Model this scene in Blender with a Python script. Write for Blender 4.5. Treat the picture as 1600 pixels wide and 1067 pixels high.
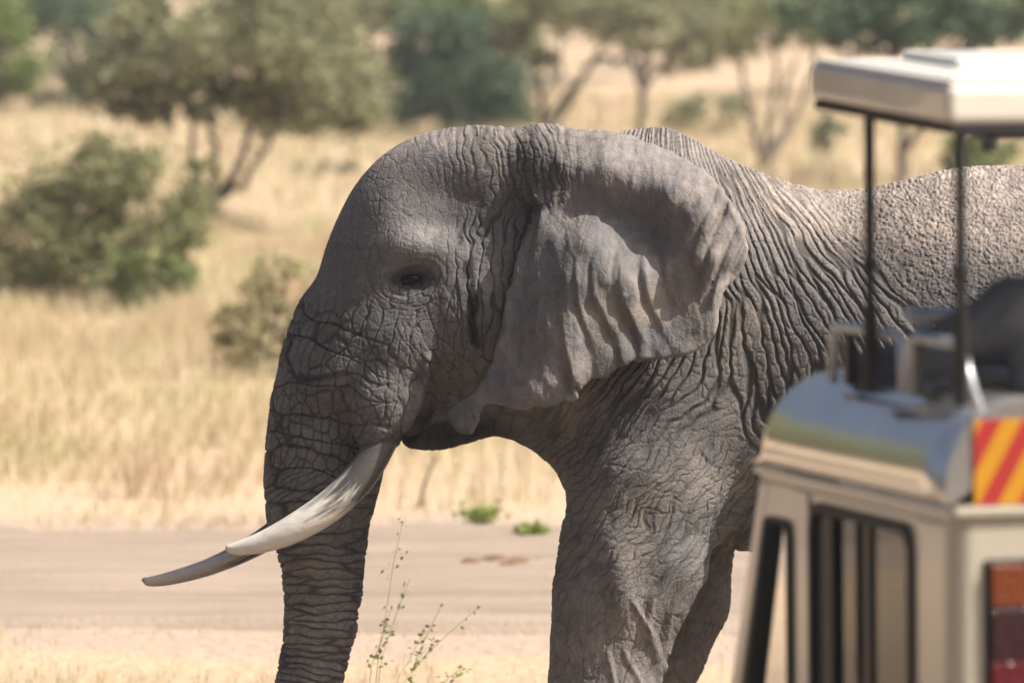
import bpy, math, random
import numpy as np
from mathutils import Vector, Matrix

# ------------------------------------------------------------------ camera, sky, sun, exposure
sc = bpy.context.scene
COL = sc.collection
for o in list(bpy.data.objects):
    bpy.data.objects.remove(o)
FPX, CAM_H, CX, CY = 7700.0, 3.78, 800.0, 533.5
PITCH = math.atan(633.0 / FPX)
cam_d = bpy.data.cameras.new('camera')
cam = bpy.data.objects.new('camera', cam_d)
COL.objects.link(cam)
cam.location = (0, 0, CAM_H)
cam.rotation_euler = (math.pi / 2 - PITCH, 0, 0)
cam_d.sensor_width = 36.0
cam_d.lens = 36.0 * FPX / 1600.0
cam_d.clip_start, cam_d.clip_end = 0.5, 3000
cam_d.dof.use_dof = True
cam_d.dof.focus_distance = 19.45
cam_d.dof.aperture_fstop = 2.2
sc.camera = cam

SUN = np.array([0.63, -0.19, 0.74]); SUN /= np.linalg.norm(SUN)
world = bpy.data.worlds.new('World'); sc.world = world
world.use_nodes = True
wn = world.node_tree.nodes; wl = world.node_tree.links
bg = wn['Background']
sky = wn.new('ShaderNodeTexSky'); sky.sky_type = 'NISHITA'; sky.sun_disc = False
sky.sun_elevation = math.asin(SUN[2]); sky.sun_rotation = math.atan2(SUN[0], SUN[1])
sky.air_density = 0.8; sky.dust_density = 9.0; sky.ozone_density = 1.0
wl.new(sky.outputs[0], bg.inputs[0]); bg.inputs[1].default_value = 0.085
sd = bpy.data.lights.new('sun', 'SUN'); sd.energy = 5.0; sd.angle = math.radians(0.55); sd.color = (1.0, 0.945, 0.86)
so = bpy.data.objects.new('sun', sd); COL.objects.link(so)
so.rotation_euler = Vector(SUN).to_track_quat('Z', 'Y').to_euler()
so.location = (8, 0, 20)
sc.view_settings.view_transform = 'Standard'; sc.view_settings.look = 'None'
sc.view_settings.gamma = 1.0; sc.view_settings.use_curve_mapping = False
sc.view_settings.exposure = 0.50
sc.render.engine = 'CYCLES'
sc.cycles.use_denoising = True
sc.cycles.denoiser = 'OPENIMAGEDENOISE'
sc.cycles.max_bounces = 8
sc.cycles.transparent_max_bounces = 12

# ------------------------------------------------------------------ helpers
FW = np.array([0, math.cos(PITCH), -math.sin(PITCH)]); UPV = np.array([0, math.sin(PITCH), math.cos(PITCH)])

def at(px, py, Y):
    """point of the place at distance Y that shows at photograph position px, py"""
    px = np.asarray(px, float); py = np.asarray(py, float)
    d = FW[None] * FPX + np.array([1.0, 0, 0])[None] * (px.reshape(-1, 1) - CX) + UPV[None] * (CY - py.reshape(-1, 1))
    Yv = np.broadcast_to(np.asarray(Y, float).reshape(-1, 1), (len(d), 1))
    p = d * (Yv / d[:, 1:2]); p[:, 2] += CAM_H
    return p if len(p) > 1 else p[0]

def side_coords(x, y, z):
    """side-elevation design coordinates (1600 wide drawing of the animal)"""
    zc = y * FW[1] + (z - CAM_H) * FW[2]
    yc = y * UPV[1] + (z - CAM_H) * UPV[2]
    return CX + FPX * x / zc, CY - FPX * yc / zc

def sstep(a, b, x):
    t = np.clip((x - a) / (b - a), 0, 1)
    return t * t * (3 - 2 * t)

def _hu(ix, iy, iz, seed):
    with np.errstate(over='ignore'):
        h = ix.astype(np.int32).view(np.uint32) * np.uint32(374761393) + iy.astype(np.int32).view(np.uint32) * np.uint32(668265263) + np.uint32((seed * 1274126177) & 0xFFFFFFFF)
        if iz is not None: h = h + iz.astype(np.int32).view(np.uint32) * np.uint32(2147483647)
        h = (h ^ (h >> np.uint32(13))) * np.uint32(1274126177)
        h = (h ^ (h >> np.uint32(16))) * np.uint32(2246822519)
        return h ^ (h >> np.uint32(15))

def _h(ix, iy, iz, seed):
    return (_hu(ix, iy, iz, seed) & np.uint32(0xFFFFFF)).astype(np.float32) / np.float32(16777215.0)

def vnoise(x, y, z=None, seed=0):
    x = np.asarray(x, np.float32); y = np.asarray(y, np.float32)
    x, y = np.broadcast_arrays(x, y)
    ix, iy = np.floor(x), np.floor(y); fx, fy = x - ix, y - iy
    fx = fx * fx * (3 - 2 * fx); fy = fy * fy * (3 - 2 * fy)
    if z is None:
        a = _h(ix, iy, None, seed); b = _h(ix + 1, iy, None, seed); c = _h(ix, iy + 1, None, seed); d = _h(ix + 1, iy + 1, None, seed)
        return ((a + (b - a) * fx) * (1 - fy) + (c + (d - c) * fx) * fy) * 2 - 1
    z = np.asarray(z, np.float32); iz = np.floor(z); fz = z - iz; fz = fz * fz * (3 - 2 * fz)
    r = 0
    for dz in (0, 1):
        a = _h(ix, iy, iz + dz, seed); b = _h(ix + 1, iy, iz + dz, seed); c = _h(ix, iy + 1, iz + dz, seed); d = _h(ix + 1, iy + 1, iz + dz, seed)
        r = r + ((a + (b - a) * fx) * (1 - fy) + (c + (d - c) * fx) * fy) * (fz if dz else 1 - fz)
    return r * 2 - 1

def fbm(x, y, z=None, seed=0, oct=3):
    r, a, f = 0, 1.0, 1.0
    for i in range(oct):
        r = r + a * vnoise(x * f, y * f, None if z is None else z * f, seed + i * 17)
        a *= .5; f *= 2.03
    return r

def worley(u, v, seed=0, jit=.9):
    u = np.asarray(u, np.float32); v = np.asarray(v, np.float32)
    iu, iv = np.floor(u), np.floor(v); jit = np.float32(jit)
    f1 = np.full(u.shape, 81.0, np.float32); f2 = f1.copy()
    for dx in (-1, 0, 1):
        for dy in (-1, 0, 1):
            cx, cy = iu + dx, iv + dy
            hh = _hu(cx, cy, None, seed)
            dx_ = u - cx - np.float32(.5) - jit * ((hh & np.uint32(4095)).astype(np.float32) / np.float32(4095) - np.float32(.5))
            dy_ = v - cy - np.float32(.5) - jit * (((hh >> np.uint32(14)) & np.uint32(4095)).astype(np.float32) / np.float32(4095) - np.float32(.5))
            d = dx_ * dx_ + dy_ * dy_
            f2 = np.minimum(np.maximum(f1, d), f2); f1 = np.minimum(f1, d)
    return np.sqrt(f1), np.sqrt(f2)

def mesh_from(name, V, faces):
    """faces: list of arrays (n, k) of equal polygons, plus optional ragged list of lists"""
    me = bpy.data.meshes.new(name)
    idx, start, tot = [], [], []
    s = 0
    for F in faces:
        if isinstance(F, np.ndarray):
            if len(F) == 0: continue
            k = F.shape[1]
            idx.append(F.reshape(-1)); start.append(s + np.arange(len(F)) * k); tot.append(np.full(len(F), k)); s += F.size
        else:
            for f in F:
                idx.append(np.array(f)); start.append(np.array([s])); tot.append(np.array([len(f)])); s += len(f)
    idx = np.concatenate(idx).astype(np.int32); start = np.concatenate(start).astype(np.int32); tot = np.concatenate(tot).astype(np.int32)
    me.vertices.add(len(V)); me.vertices.foreach_set('co', np.ascontiguousarray(V, np.float32).ravel())
    me.loops.add(len(idx)); me.loops.foreach_set('vertex_index', idx)
    me.polygons.add(len(start)); me.polygons.foreach_set('loop_start', start)
    try: me.polygons.foreach_set('loop_total', tot)
    except Exception: pass
    me.update(calc_edges=True); me.validate(verbose=False)
    return me

def smooth(me):
    me.polygons.foreach_set('use_smooth', np.ones(len(me.polygons), bool)); me.update()

def attr(me, name, vals):
    a = me.attributes.new(name, 'FLOAT', 'POINT'); a.data.foreach_set('value', np.ascontiguousarray(vals, np.float32))

def link(name, me, mat=None, parent=None, **props):
    o = bpy.data.objects.new(name, me); COL.objects.link(o)
    if mat is not None:
        me.materials.clear(); me.materials.append(mat)
    if parent is not None:
        o.parent = parent
        o.matrix_parent_inverse = Matrix.Identity(4)
    for k, v in props.items(): o[k] = v
    return o

def empty(name, loc, label, category, group=None, rot=None):
    e = bpy.data.objects.new(name, None); COL.objects.link(e); e.location = loc
    e.empty_display_size = .1
    if rot is not None: e.rotation_euler = rot
    e['label'] = label; e['category'] = category
    if group: e['group'] = group
    return e

class MB:
    """collects simple shapes into one mesh"""
    def __init__(s): s.v = []; s.f = []
    def add(s, V, F):
        n = len(s.v); s.v += [tuple(map(float, p)) for p in V]; s.f += [tuple(n + i for i in f) for f in F]
    def box(s, a, b):
        (x0, y0, z0), (x1, y1, z1) = a, b
        s.add([(x0,y0,z0),(x1,y0,z0),(x1,y1,z0),(x0,y1,z0),(x0,y0,z1),(x1,y0,z1),(x1,y1,z1),(x0,y1,z1)],
              [(0,3,2,1),(4,5,6,7),(0,1,5,4),(1,2,6,5),(2,3,7,6),(3,0,4,7)])
    def tube(s, pts, rad, n=8, cap=True):
        P = [np.array(p, float) for p in pts]; rad = [rad] * len(P) if np.isscalar(rad) else list(rad)
        rings = []; ref = None
        for i, p in enumerate(P):
            t = P[min(i + 1, len(P) - 1)] - P[max(i - 1, 0)]; t /= np.linalg.norm(t) + 1e-9
            if ref is None:
                ref = np.array([0, 0, 1.0]) if abs(t[2]) < .9 else np.array([1.0, 0, 0])
            a = np.cross(t, ref); a /= np.linalg.norm(a) + 1e-9; b = np.cross(t, a); ref = np.cross(a, t); ref = -b if False else ref
            rings.append([p + rad[i] * (math.cos(2*math.pi*k/n) * a + math.sin(2*math.pi*k/n) * b) for k in range(n)])
        V = [q for r in rings for q in r]
        F = [(i*n+k, i*n+(k+1) % n, (i+1)*n+(k+1) % n, (i+1)*n+k) for i in range(len(P)-1) for k in range(n)]
        if cap: F += [tuple(range(n))[::-1], tuple((len(P)-1)*n+k for k in range(n))]
        s.add(V, F)
    def prism(s, poly, axis_pts):
        """polygon (3-D points) swept from offset a to offset b"""
        a, b = axis_pts; n = len(poly)
        V = [np.array(p) + a for p in poly] + [np.array(p) + b for p in poly]
        s.add(V, [tuple(range(n))[::-1], tuple(range(n, 2*n))] + [(i, (i+1) % n, n+(i+1) % n, n+i) for i in range(n)])
    def mesh(s, name, sm=False):
        me = bpy.data.meshes.new(name); me.from_pydata(s.v, [], s.f); me.update()
        if sm: smooth(me)
        return me
    def build(s, name, mat, parent=None, sm=False, bevel=0, **props):
        o = link(name, s.mesh(name, sm), mat, parent, **props)
        if bevel:
            m = o.modifiers.new('edge', 'BEVEL'); m.width = bevel; m.segments = 3; m.limit_method = 'ANGLE'
        return o

def catmull(P, n):
    P = np.array(P, float); k = len(P); out = []
    t = np.linspace(0, k - 1, n)
    for x in t:
        i = min(int(x), k - 2); f = x - i
        p0, p1, p2, p3 = P[max(i-1, 0)], P[i], P[i+1], P[min(i+2, k-1)]
        out.append(.5 * ((2*p1) + (-p0+p2)*f + (2*p0-5*p1+4*p2-p3)*f*f + (-p0+3*p1-3*p2+p3)*f**3))
    return np.array(out)

# ------------------------------------------------------------------ materials
class NT:
    def __init__(s, name):
        s.m = bpy.data.materials.new(name); s.m.use_nodes = True
        s.n = s.m.node_tree.nodes; s.l = s.m.node_tree.links
        s.b = s.n['Principled BSDF']; s.out = s.n['Material Output']
    def node(s, t, **kw):
        x = s.n.new(t)
        for k, v in kw.items(): setattr(x, k, v)
        return x
    def noise(s, scale, detail=4, rough=.55, vec=None, dist=0):
        x = s.node('ShaderNodeTexNoise'); x.inputs['Scale'].default_value = scale; x.inputs['Detail'].default_value = detail
        x.inputs['Roughness'].default_value = rough; x.inputs['Distortion'].default_value = dist
        if vec is not None: s.l.new(vec, x.inputs['Vector'])
        return x.outputs[0]
    def coord(s, which='Object'):
        return s.node('ShaderNodeTexCoord').outputs[which]
    def mapping(s, vec, scale):
        x = s.node('ShaderNodeMapping'); x.inputs['Scale'].default_value = scale; s.l.new(vec, x.inputs[0]); return x.outputs[0]
    def ramp(s, fac, stops):
        x = s.node('ShaderNodeValToRGB'); e = x.color_ramp.elements
        e[0].position = stops[0][0]; e[1].position = stops[-1][0]
        for p, c in stops[1:-1]: e.new(p)
        for i, (p, c) in enumerate(stops):
            e[i].color = (c, c, c, 1) if np.isscalar(c) else (*c, 1)
        s.l.new(fac, x.inputs[0]); return x.outputs[0]
    def mix(s, fac, a, b, mode='MIX'):
        x = s.node('ShaderNodeMix', data_type='RGBA', blend_type=mode)
        for sock, v in ((x.inputs[0], fac), (x.inputs[6], a), (x.inputs[7], b)):
            if hasattr(v, 'is_linked') or isinstance(v, bpy.types.NodeSocket): s.l.new(v, sock)
            elif np.isscalar(v): sock.default_value = v if sock == x.inputs[0] else (v, v, v, 1)
            else: sock.default_value = (*v, 1)
        return x.outputs[2]
    def math(s, op, a, b=None):
        x = s.node('ShaderNodeMath', operation=op)
        for i, v in enumerate((a, b)):
            if v is None: continue
            if isinstance(v, bpy.types.NodeSocket): s.l.new(v, x.inputs[i])
            else: x.inputs[i].default_value = v
        return x.outputs[0]
    def attr(s, name):
        x = s.node('ShaderNodeAttribute'); x.attribute_name = name; return x.outputs['Fac']
    def bump(s, h, dist, strength=1.0, prev=None):
        x = s.node('ShaderNodeBump'); x.inputs['Distance'].default_value = dist; x.inputs['Strength'].default_value = strength
        s.l.new(h, x.inputs['Height'])
        if prev is not None: s.l.new(prev, x.inputs['Normal'])
        return x.outputs[0]
    def set(s, **kw):
        for k, v in kw.items():
            i = s.b.inputs[k.replace('_', ' ')]
            if isinstance(v, bpy.types.NodeSocket): s.l.new(v, i)
            elif np.isscalar(v): i.default_value = v
            else: i.default_value = (*v, 1)
        return s

def simple(name, col, rough=.6, var=.12, scale=12, bump=0, **kw):
    t = NT(name); n = t.noise(scale, 5, vec=t.coord())
    c = t.mix(t.ramp(n, [(.3, 0.0), (.7, 1.0)]), tuple(x * (1 - var) for x in col), tuple(min(1, x * (1 + var)) for x in col))
    t.set(Base_Color=c, Roughness=rough, **kw)
    if bump: t.set(Normal=t.bump(n, bump))
    return t.m

def leaf_mat(name, col, trans=.35, var=.35):
    t = NT(name)
    a = t.attr('tone')
    c = t.mix(a, tuple(x * (1 - var) for x in col), tuple(x * (1 + var) for x in col))
    t.set(Base_Color=c, Roughness=.6)
    t.b.inputs['Specular IOR Level'].default_value = .25
    tr = t.node('ShaderNodeBsdfTranslucent'); t.l.new(c, tr.inputs[0])
    mx = t.node('ShaderNodeMixShader'); mx.inputs[0].default_value = trans
    t.l.new(t.b.outputs[0], mx.inputs[1]); t.l.new(tr.outputs[0], mx.inputs[2]); t.l.new(mx.outputs[0], t.out.inputs[0])
    return t.m

# ------------------------------------------------------------------ ground, road
def ground_z(x, y):
    x = np.asarray(x, float); y = np.asarray(y, float)
    z = .42 * (1 - sstep(12.5, 19.0, y))
    yy = np.minimum(y, 340)
    z = z + np.where(y > 92, (yy - 92) * .034 * sstep(92, 150, y), 0)
    z = z + .05 * vnoise(x * .25 + 3, y * .25, seed=5) * sstep(31, 36, y) + .03 * vnoise(x * .7, y * .7, seed=6) * (1 - .85 * road_w(x, y))
    return z

def road_edges(x):
    x = np.asarray(x, float)
    far = 31.3 - .10 * x + .7 * vnoise(x * .3, x * 0 + 2.5, seed=8) + .30 * vnoise(x * 1.5, x * 0 + .5, seed=9) + .12 * vnoise(x * 5, x * 0 + .5, seed=19)
    near = 26.6 - .10 * x + .2 * vnoise(x * .4, x * 0 + 7.5, seed=10) + .1 * vnoise(x * 1.9, x * 0 + .5, seed=11)
    return near, far

def road_w(x, y):
    n, f = road_edges(x)
    return sstep(-.3, .4, y - n) * sstep(-.3, .4, f - y)

def ground_hit(px, py):
    lo = 12.0
    Ys = np.concatenate([np.linspace(12, 100, 900), np.linspace(100.3, 600, 1700)])
    P = at(np.full(len(Ys), px), np.full(len(Ys), py), Ys)
    g = P[:, 2] < ground_z(P[:, 0], P[:, 1])
    i = int(np.argmax(g)) if g.any() else len(Ys) - 1
    return P[i]

def build_ground():
    ys = np.concatenate([np.linspace(-12, 10, 23), np.arange(10.5, 45, .35), np.arange(45, 110, 1.2), np.arange(111, 300, 5), np.linspace(305, 450, 12)])
    xs = np.concatenate([-np.geomspace(450, 22, 16), np.arange(-20, 20.01, .5), np.geomspace(22, 450, 16)])
    X, Y = np.meshgrid(xs, ys, indexing='ij')
    Z = ground_z(X, Y)
    V = np.stack([X, Y, Z], -1).reshape(-1, 3); n, m = X.shape
    I = np.arange(n * m).reshape(n, m)
    F = np.stack([I[:-1, :-1], I[1:, :-1], I[1:, 1:], I[:-1, 1:]], -1).reshape(-1, 4)
    t = NT('dry_earth'); c = t.coord()
    a = t.noise(.22, 6, .6, c); b = t.noise(9, 5, .6, c); d = t.noise(1.1, 4, .6, c)
    col = t.mix(t.ramp(a, [(.35, 0.0), (.65, 1.0)]), (.50, .385, .255), (.56, .405, .285))
    col = t.mix(t.ramp(d, [(.45, 0.0), (.7, .6)]), col, (.43, .33, .20))
    col = t.mix(t.ramp(b, [(.3, .35), (.75, 0.0)]), col, (.33, .24, .155))
    sp = t.node('ShaderNodeSeparateXYZ'); t.l.new(c, sp.inputs[0])     # ground this side of the road darkened to cut light bounced onto the elephant
    bounce_cut = t.math('ADD', t.math('MULTIPLY', sp.outputs[1], .04), t.math('MULTIPLY', d, .12))
    col = t.mix(t.ramp(bounce_cut, [(.98, 0.0), (1.06, 1.0)]) if False else t.ramp(t.math('SUBTRACT', bounce_cut, .45), [(.45, 0.0), (.62, 1.0)]), t.mix(b, (.15, .112, .080), (.24, .18, .125)), col)
    dn = t.math('ADD', t.attr('roadside'), t.math('MULTIPLY', t.math('SUBTRACT', d, .5), 1.1))
    col = t.mix(t.ramp(dn, [(.30, 0.0), (.75, 1.0)]), col, t.mix(b, (.36, .27, .205), (.46, .36, .285)))
    t.set(Base_Color=col, Roughness=.95, Normal=t.bump(b, .04))
    me = mesh_from('ground', V, [F]); smooth(me)
    n_, f_ = road_edges(V[:, 0]); dd = np.maximum(n_ - V[:, 1], V[:, 1] - f_); attr(me, 'roadside', 1 - sstep(-.2, 2.0, dd))
    link('ground', me, t.m, kind='structure', label='dry tan earth rising to a bare hillside')
    # road sheet
    xs = np.arange(-22, 22.01, .2); k = 30
    nr, fr = road_edges(xs)
    u = np.linspace(0, 1, k)
    X = np.repeat(xs[:, None], k, 1); Y = nr[:, None] + (fr - nr)[:, None] * u[None]
    rut = -.034 * (np.exp(-((u - .30) / .08) ** 2) + np.exp(-((u - .70) / .08) ** 2))[None] + .018 * vnoise(X * .9, Y * 3.5, seed=12) + .010 * vnoise(X * 3, Y * 9, seed=13)
    rut[:, [0, -1]] = 0
    Z = ground_z(X, Y) + .05 + np.clip(rut, -.046, .03)
    Z[:, [0, -1]] = ground_z(X[:, [0, -1]], Y[:, [0, -1]]) - .02
    V = np.stack([X, Y, Z], -1).reshape(-1, 3); n = len(xs); I = np.arange(n * k).reshape(n, k)
    F = np.stack([I[:-1, :-1], I[1:, :-1], I[1:, 1:], I[:-1, 1:]], -1).reshape(-1, 4)
    t = NT('road_dust'); c = t.coord()
    s = t.noise(1.4, 6, .65, t.mapping(c, (.22, 2.6, 1))); g = t.noise(30, 6, .65, c)
    col = t.mix(t.ramp(s, [(.3, 0.0), (.7, 1.0)]), (.265, .205, .158), (.44, .352, .282))
    col = t.mix(t.ramp(g, [(.35, .5), (.6, 0.0)]), col, (.30, .22, .165))
    t.set(Base_Color=col, Roughness=.95, Normal=t.bump(g, .02))
    me = mesh_from('dirt_road', V, [F]); smooth(me)
    link('dirt_road', me, t.m, kind='structure', label='pale pinkish dirt road with faint wheel ruts')
build_ground()

# ------------------------------------------------------------------ implicit-surface modelling kit
def smin(a, b, k):
    h = np.clip(.5 + .5 * (b - a) / k, 0, 1)
    return b + (a - b) * h - k * h * (1 - h)

def smax(a, b, k):
    return -smin(-a, -b, k)

def chain(P, C, k=.02):
    """C: rows x, y, z, r ; tapered chain"""
    r = None
    for a, b in zip(C[:-1], C[1:]):
        ab = b[:3] - a[:3]; q = P - a[:3].astype(np.float32)
        h = np.clip((q @ ab.astype(np.float32)) / float(ab @ ab), 0, 1)
        d = np.sqrt(((q - h[:, None] * ab.astype(np.float32)) ** 2).sum(1)) - (a[3] + (b[3] - a[3]) * h)
        r = d if r is None else (np.minimum(r, d) if k == 0 else smin(r, d, k))
    return r

def ellipsoid(P, c, r):
    q = (P - np.array(c, np.float32)) / np.array(r, np.float32)
    k0 = np.sqrt((q * q).sum(1)) + 1e-6; k1 = np.sqrt(((q / np.array(r, np.float32)) ** 2).sum(1)) + 1e-6
    return k0 * (k0 - 1) / k1

class Poly2:
    """signed distance to a closed outline in the x-z plane, tabulated"""
    def __init__(s, pts, pad=.6, step=.012, n=160):
        P = catmull(np.vstack([pts, pts[:1]]), n)[:-1]
        s.lo = P.min(0) - pad; hi = P.max(0) + pad; s.step = step
        gx = np.arange(s.lo[0], hi[0], step); gz = np.arange(s.lo[1], hi[1], step)
        X, Z = np.meshgrid(gx, gz, indexing='ij'); X = X.astype(np.float32); Z = Z.astype(np.float32)
        d2 = np.full(X.shape, 1e9, np.float32); ins = np.zeros(X.shape, bool)
        for a, b in zip(P, np.roll(P, -1, 0)):
            ex, ez = b - a; wx, wz = X - a[0], Z - a[1]
            t = np.clip((wx * ex + wz * ez) / (ex * ex + ez * ez + 1e-12), 0, 1)
            d2 = np.minimum(d2, (wx - ex * t) ** 2 + (wz - ez * t) ** 2)
            c = ((a[1] > Z) != (b[1] > Z))
            if abs(ez) > 1e-9: ins ^= c & (X < a[0] + ex * (Z - a[1]) / ez)
        s.g = np.where(ins, -np.sqrt(d2), np.sqrt(d2)).astype(np.float32)
    def __call__(s, x, z):
        fx = np.clip((x - s.lo[0]) / s.step, 0, s.g.shape[0] - 1.001); fz = np.clip((z - s.lo[1]) / s.step, 0, s.g.shape[1] - 1.001)
        ix = fx.astype(np.int32); iz = fz.astype(np.int32); fx = (fx - ix).astype(np.float32); fz = (fz - iz).astype(np.float32)
        g = s.g
        return (g[ix, iz] * (1-fx) + g[ix+1, iz] * fx) * (1-fz) + (g[ix, iz+1] * (1-fx) + g[ix+1, iz+1] * fx) * fz

def pillow(P, poly, y0, R, W):
    d = poly(P[:, 0], P[:, 2]); e = np.maximum(R + d, 0) / R
    y = np.abs(P[:, 1] - y0) / W
    q = np.sqrt(e * e + y * y + 1e-9)
    return (q - 1) * np.minimum(R, W) * np.where(q > 1, 1.0, 1.0)

def surface(sdf, lo, hi, vox):
    """naive surface nets over a sparse grid: vertices, quads"""
    lo = np.array(lo, float); n = np.ceil((np.array(hi) - lo) / vox / 4).astype(int) * 4 + 1
    B = 4; nb = (n - 1) // B
    c = np.stack(np.meshgrid(*[np.arange(k) for k in nb], indexing='ij'), -1).reshape(-1, 3)
    cc = (lo + (c * B + B / 2) * vox).astype(np.float32)
    fc = sdf(cc)
    F = np.ones(tuple(n), np.float32)
    near = np.abs(fc) < vox * B * 1.75
    Fi = np.where(fc < 0, -1, 1).astype(np.float32).reshape(tuple(nb))
    F[:-1, :-1, :-1] = np.repeat(np.repeat(np.repeat(Fi, B, 0), B, 1), B, 2)
    o = np.stack(np.meshgrid(*[np.arange(B + 1)] * 3, indexing='ij'), -1).reshape(-1, 3)
    cb = c[near] * B
    for i in range(0, len(cb), 6000):
        ix = (cb[i:i+6000, None, :] + o[None]).reshape(-1, 3)
        F[ix[:, 0], ix[:, 1], ix[:, 2]] = sdf((lo + ix * vox).astype(np.float32))
    ins = F < 0
    cnt = np.zeros(tuple(n - 1), np.int8)
    for dx in (0, 1):
        for dy in (0, 1):
            for dz in (0, 1):
                cnt += ins[dx:n[0]-1+dx, dy:n[1]-1+dy, dz:n[2]-1+dz]
    act = (cnt > 0) & (cnt < 8)
    ids = np.full(tuple(n - 1), -1, np.int64); ids[act] = np.arange(act.sum())
    V = lo + (np.argwhere(act) + .5) * vox
    Q = []
    for ax in range(3):
        a, b = [k for k in range(3) if k != ax]
        s0 = [slice(None)] * 3; s1 = [slice(None)] * 3
        s0[ax] = slice(0, -1); s1[ax] = slice(1, None)
        for k in (a, b): s0[k] = s1[k] = slice(1, -1)
        i0, i1 = ins[tuple(s0)], ins[tuple(s1)]
        for flip, m in ((False, i0 & ~i1), (True, ~i0 & i1)):
            w = np.argwhere(m)
            if len(w) == 0: continue
            w[:, a] += 1; w[:, b] += 1
            def g(da, db):
                x = w.copy(); x[:, a] -= da; x[:, b] -= db
                return ids[x[:, 0], x[:, 1], x[:, 2]]
            q = np.stack([g(1, 1), g(0, 1), g(0, 0), g(1, 0)], -1)
            if ax == 1: flip = not flip
            Q.append(q[:, ::-1] if flip else q)
    return V.astype(np.float32), np.vstack(Q)

def gradient(sdf, V, e=.004):
    g = np.zeros_like(V); f = 0
    for k in ((1,-1,-1),(-1,-1,1),(-1,1,-1),(1,1,1)):
        d = sdf(V + e * np.array(k, np.float32)); g += np.array(k, np.float32) * d[:, None]; f = f + d * .25
    return f, g / (4 * e)

def project(sdf, V, it=2, lim=.02):
    for _ in range(it):
        f, g = gradient(sdf, V)
        s = f / np.maximum((g * g).sum(1), .15)
        V = V - np.clip(s, -lim, lim)[:, None] * g
    return V.astype(np.float32)

def relax(V, Q, it, lam=.5):
    e = np.vstack([Q[:, [0, 1]], Q[:, [1, 2]], Q[:, [2, 3]], Q[:, [3, 0]]]); n = len(V)
    deg = np.bincount(e[:, 0], minlength=n) + np.bincount(e[:, 1], minlength=n)
    for _ in range(it):
        s = np.stack([np.bincount(e[:, 0], V[e[:, 1], k], n) + np.bincount(e[:, 1], V[e[:, 0], k], n) for k in range(3)], -1)
        V = V + lam * (s / np.maximum(deg, 1)[:, None] - V)
    return V.astype(np.float32)

def refine(V, Q, sel, n=4):
    """split the chosen quads n x n; neighbours become n-gons so the skin stays closed"""
    S = Q[sel]
    E = np.stack([S, np.roll(S, -1, 1)], -1).reshape(-1, 2); lo = E.min(1); hi = E.max(1)
    key = lo.astype(np.int64) * len(V) + hi
    uk, inv = np.unique(key, return_inverse=True)
    a = (uk // len(V)).astype(int); b = (uk % len(V)).astype(int)
    t = np.arange(1, n) / n
    EV = V[a][:, None] * (1 - t)[None, :, None] + V[b][:, None] * t[None, :, None]
    base = len(V); ebase = base + np.arange(len(uk) * (n - 1)).reshape(len(uk), n - 1)
    m = len(S); G = np.zeros((m, n + 1, n + 1), np.int64)
    G[:, 0, 0], G[:, n, 0], G[:, n, n], G[:, 0, n] = S.T
    inv = inv.reshape(m, 4)
    def edge(k):
        ids = ebase[inv[:, k]]; fwd = (S[:, k] < S[:, (k + 1) % 4])
        return np.where(fwd[:, None], ids, ids[:, ::-1])
    G[:, 1:n, 0] = edge(0); G[:, n, 1:n] = edge(1); G[:, 1:n, n] = edge(2)[:, ::-1]; G[:, 0, 1:n] = edge(3)[:, ::-1]
    fb = base + EV.shape[0] * (n - 1)
    G[:, 1:n, 1:n] = fb + np.arange(m * (n - 1) ** 2).reshape(m, n - 1, n - 1)
    uu, vv = np.meshgrid(t, t, indexing='ij')
    P = V[S]
    FV = (P[:, 0][:, None, None] * ((1-uu)*(1-vv))[None, ..., None] + P[:, 1][:, None, None] * (uu*(1-vv))[None, ..., None]
          + P[:, 2][:, None, None] * (uu*vv)[None, ..., None] + P[:, 3][:, None, None] * ((1-uu)*vv)[None, ..., None])
    NV = np.vstack([V, EV.reshape(-1, 3), FV.reshape(-1, 3)]).astype(np.float32)
    NQ = np.stack([G[:, :-1, :-1], G[:, 1:, :-1], G[:, 1:, 1:], G[:, :-1, 1:]], -1).reshape(-1, 4)
    R = Q[~sel]
    ER = np.stack([R, np.roll(R, -1, 1)], -1); k = ER.min(2).astype(np.int64) * len(V) + ER.max(2)
    pos = np.clip(np.searchsorted(uk, k), 0, len(uk) - 1); hit = uk[pos] == k
    anyh = hit.any(1); ng = []
    for r, h, p in zip(R[anyh], hit[anyh], pos[anyh]):
        f = []
        for j in range(4):
            f.append(int(r[j]))
            if h[j]:
                ids = ebase[p[j]].tolist(); f += ids if r[j] < r[(j + 1) % 4] else ids[::-1]
        ng.append(f)
    return NV, NQ, R[~anyh], ng

# ------------------------------------------------------------------ elephant
EY = 20.0            # distance of the animal's middle plane
def pp(rows, y=0.0):
    """side-elevation drawing points -> place, at y off the middle plane"""
    r = np.array(rows, float); return at(r[:, 0], r[:, 1], EY + y)

def cc(rows):
    """rows: px, py, y offset, radius in drawing units"""
    r = np.array(rows, float); p = at(r[:, 0], r[:, 1], EY + r[:, 2])
    return np.hstack([p, r[:, 3:4] / 385.0])

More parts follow.
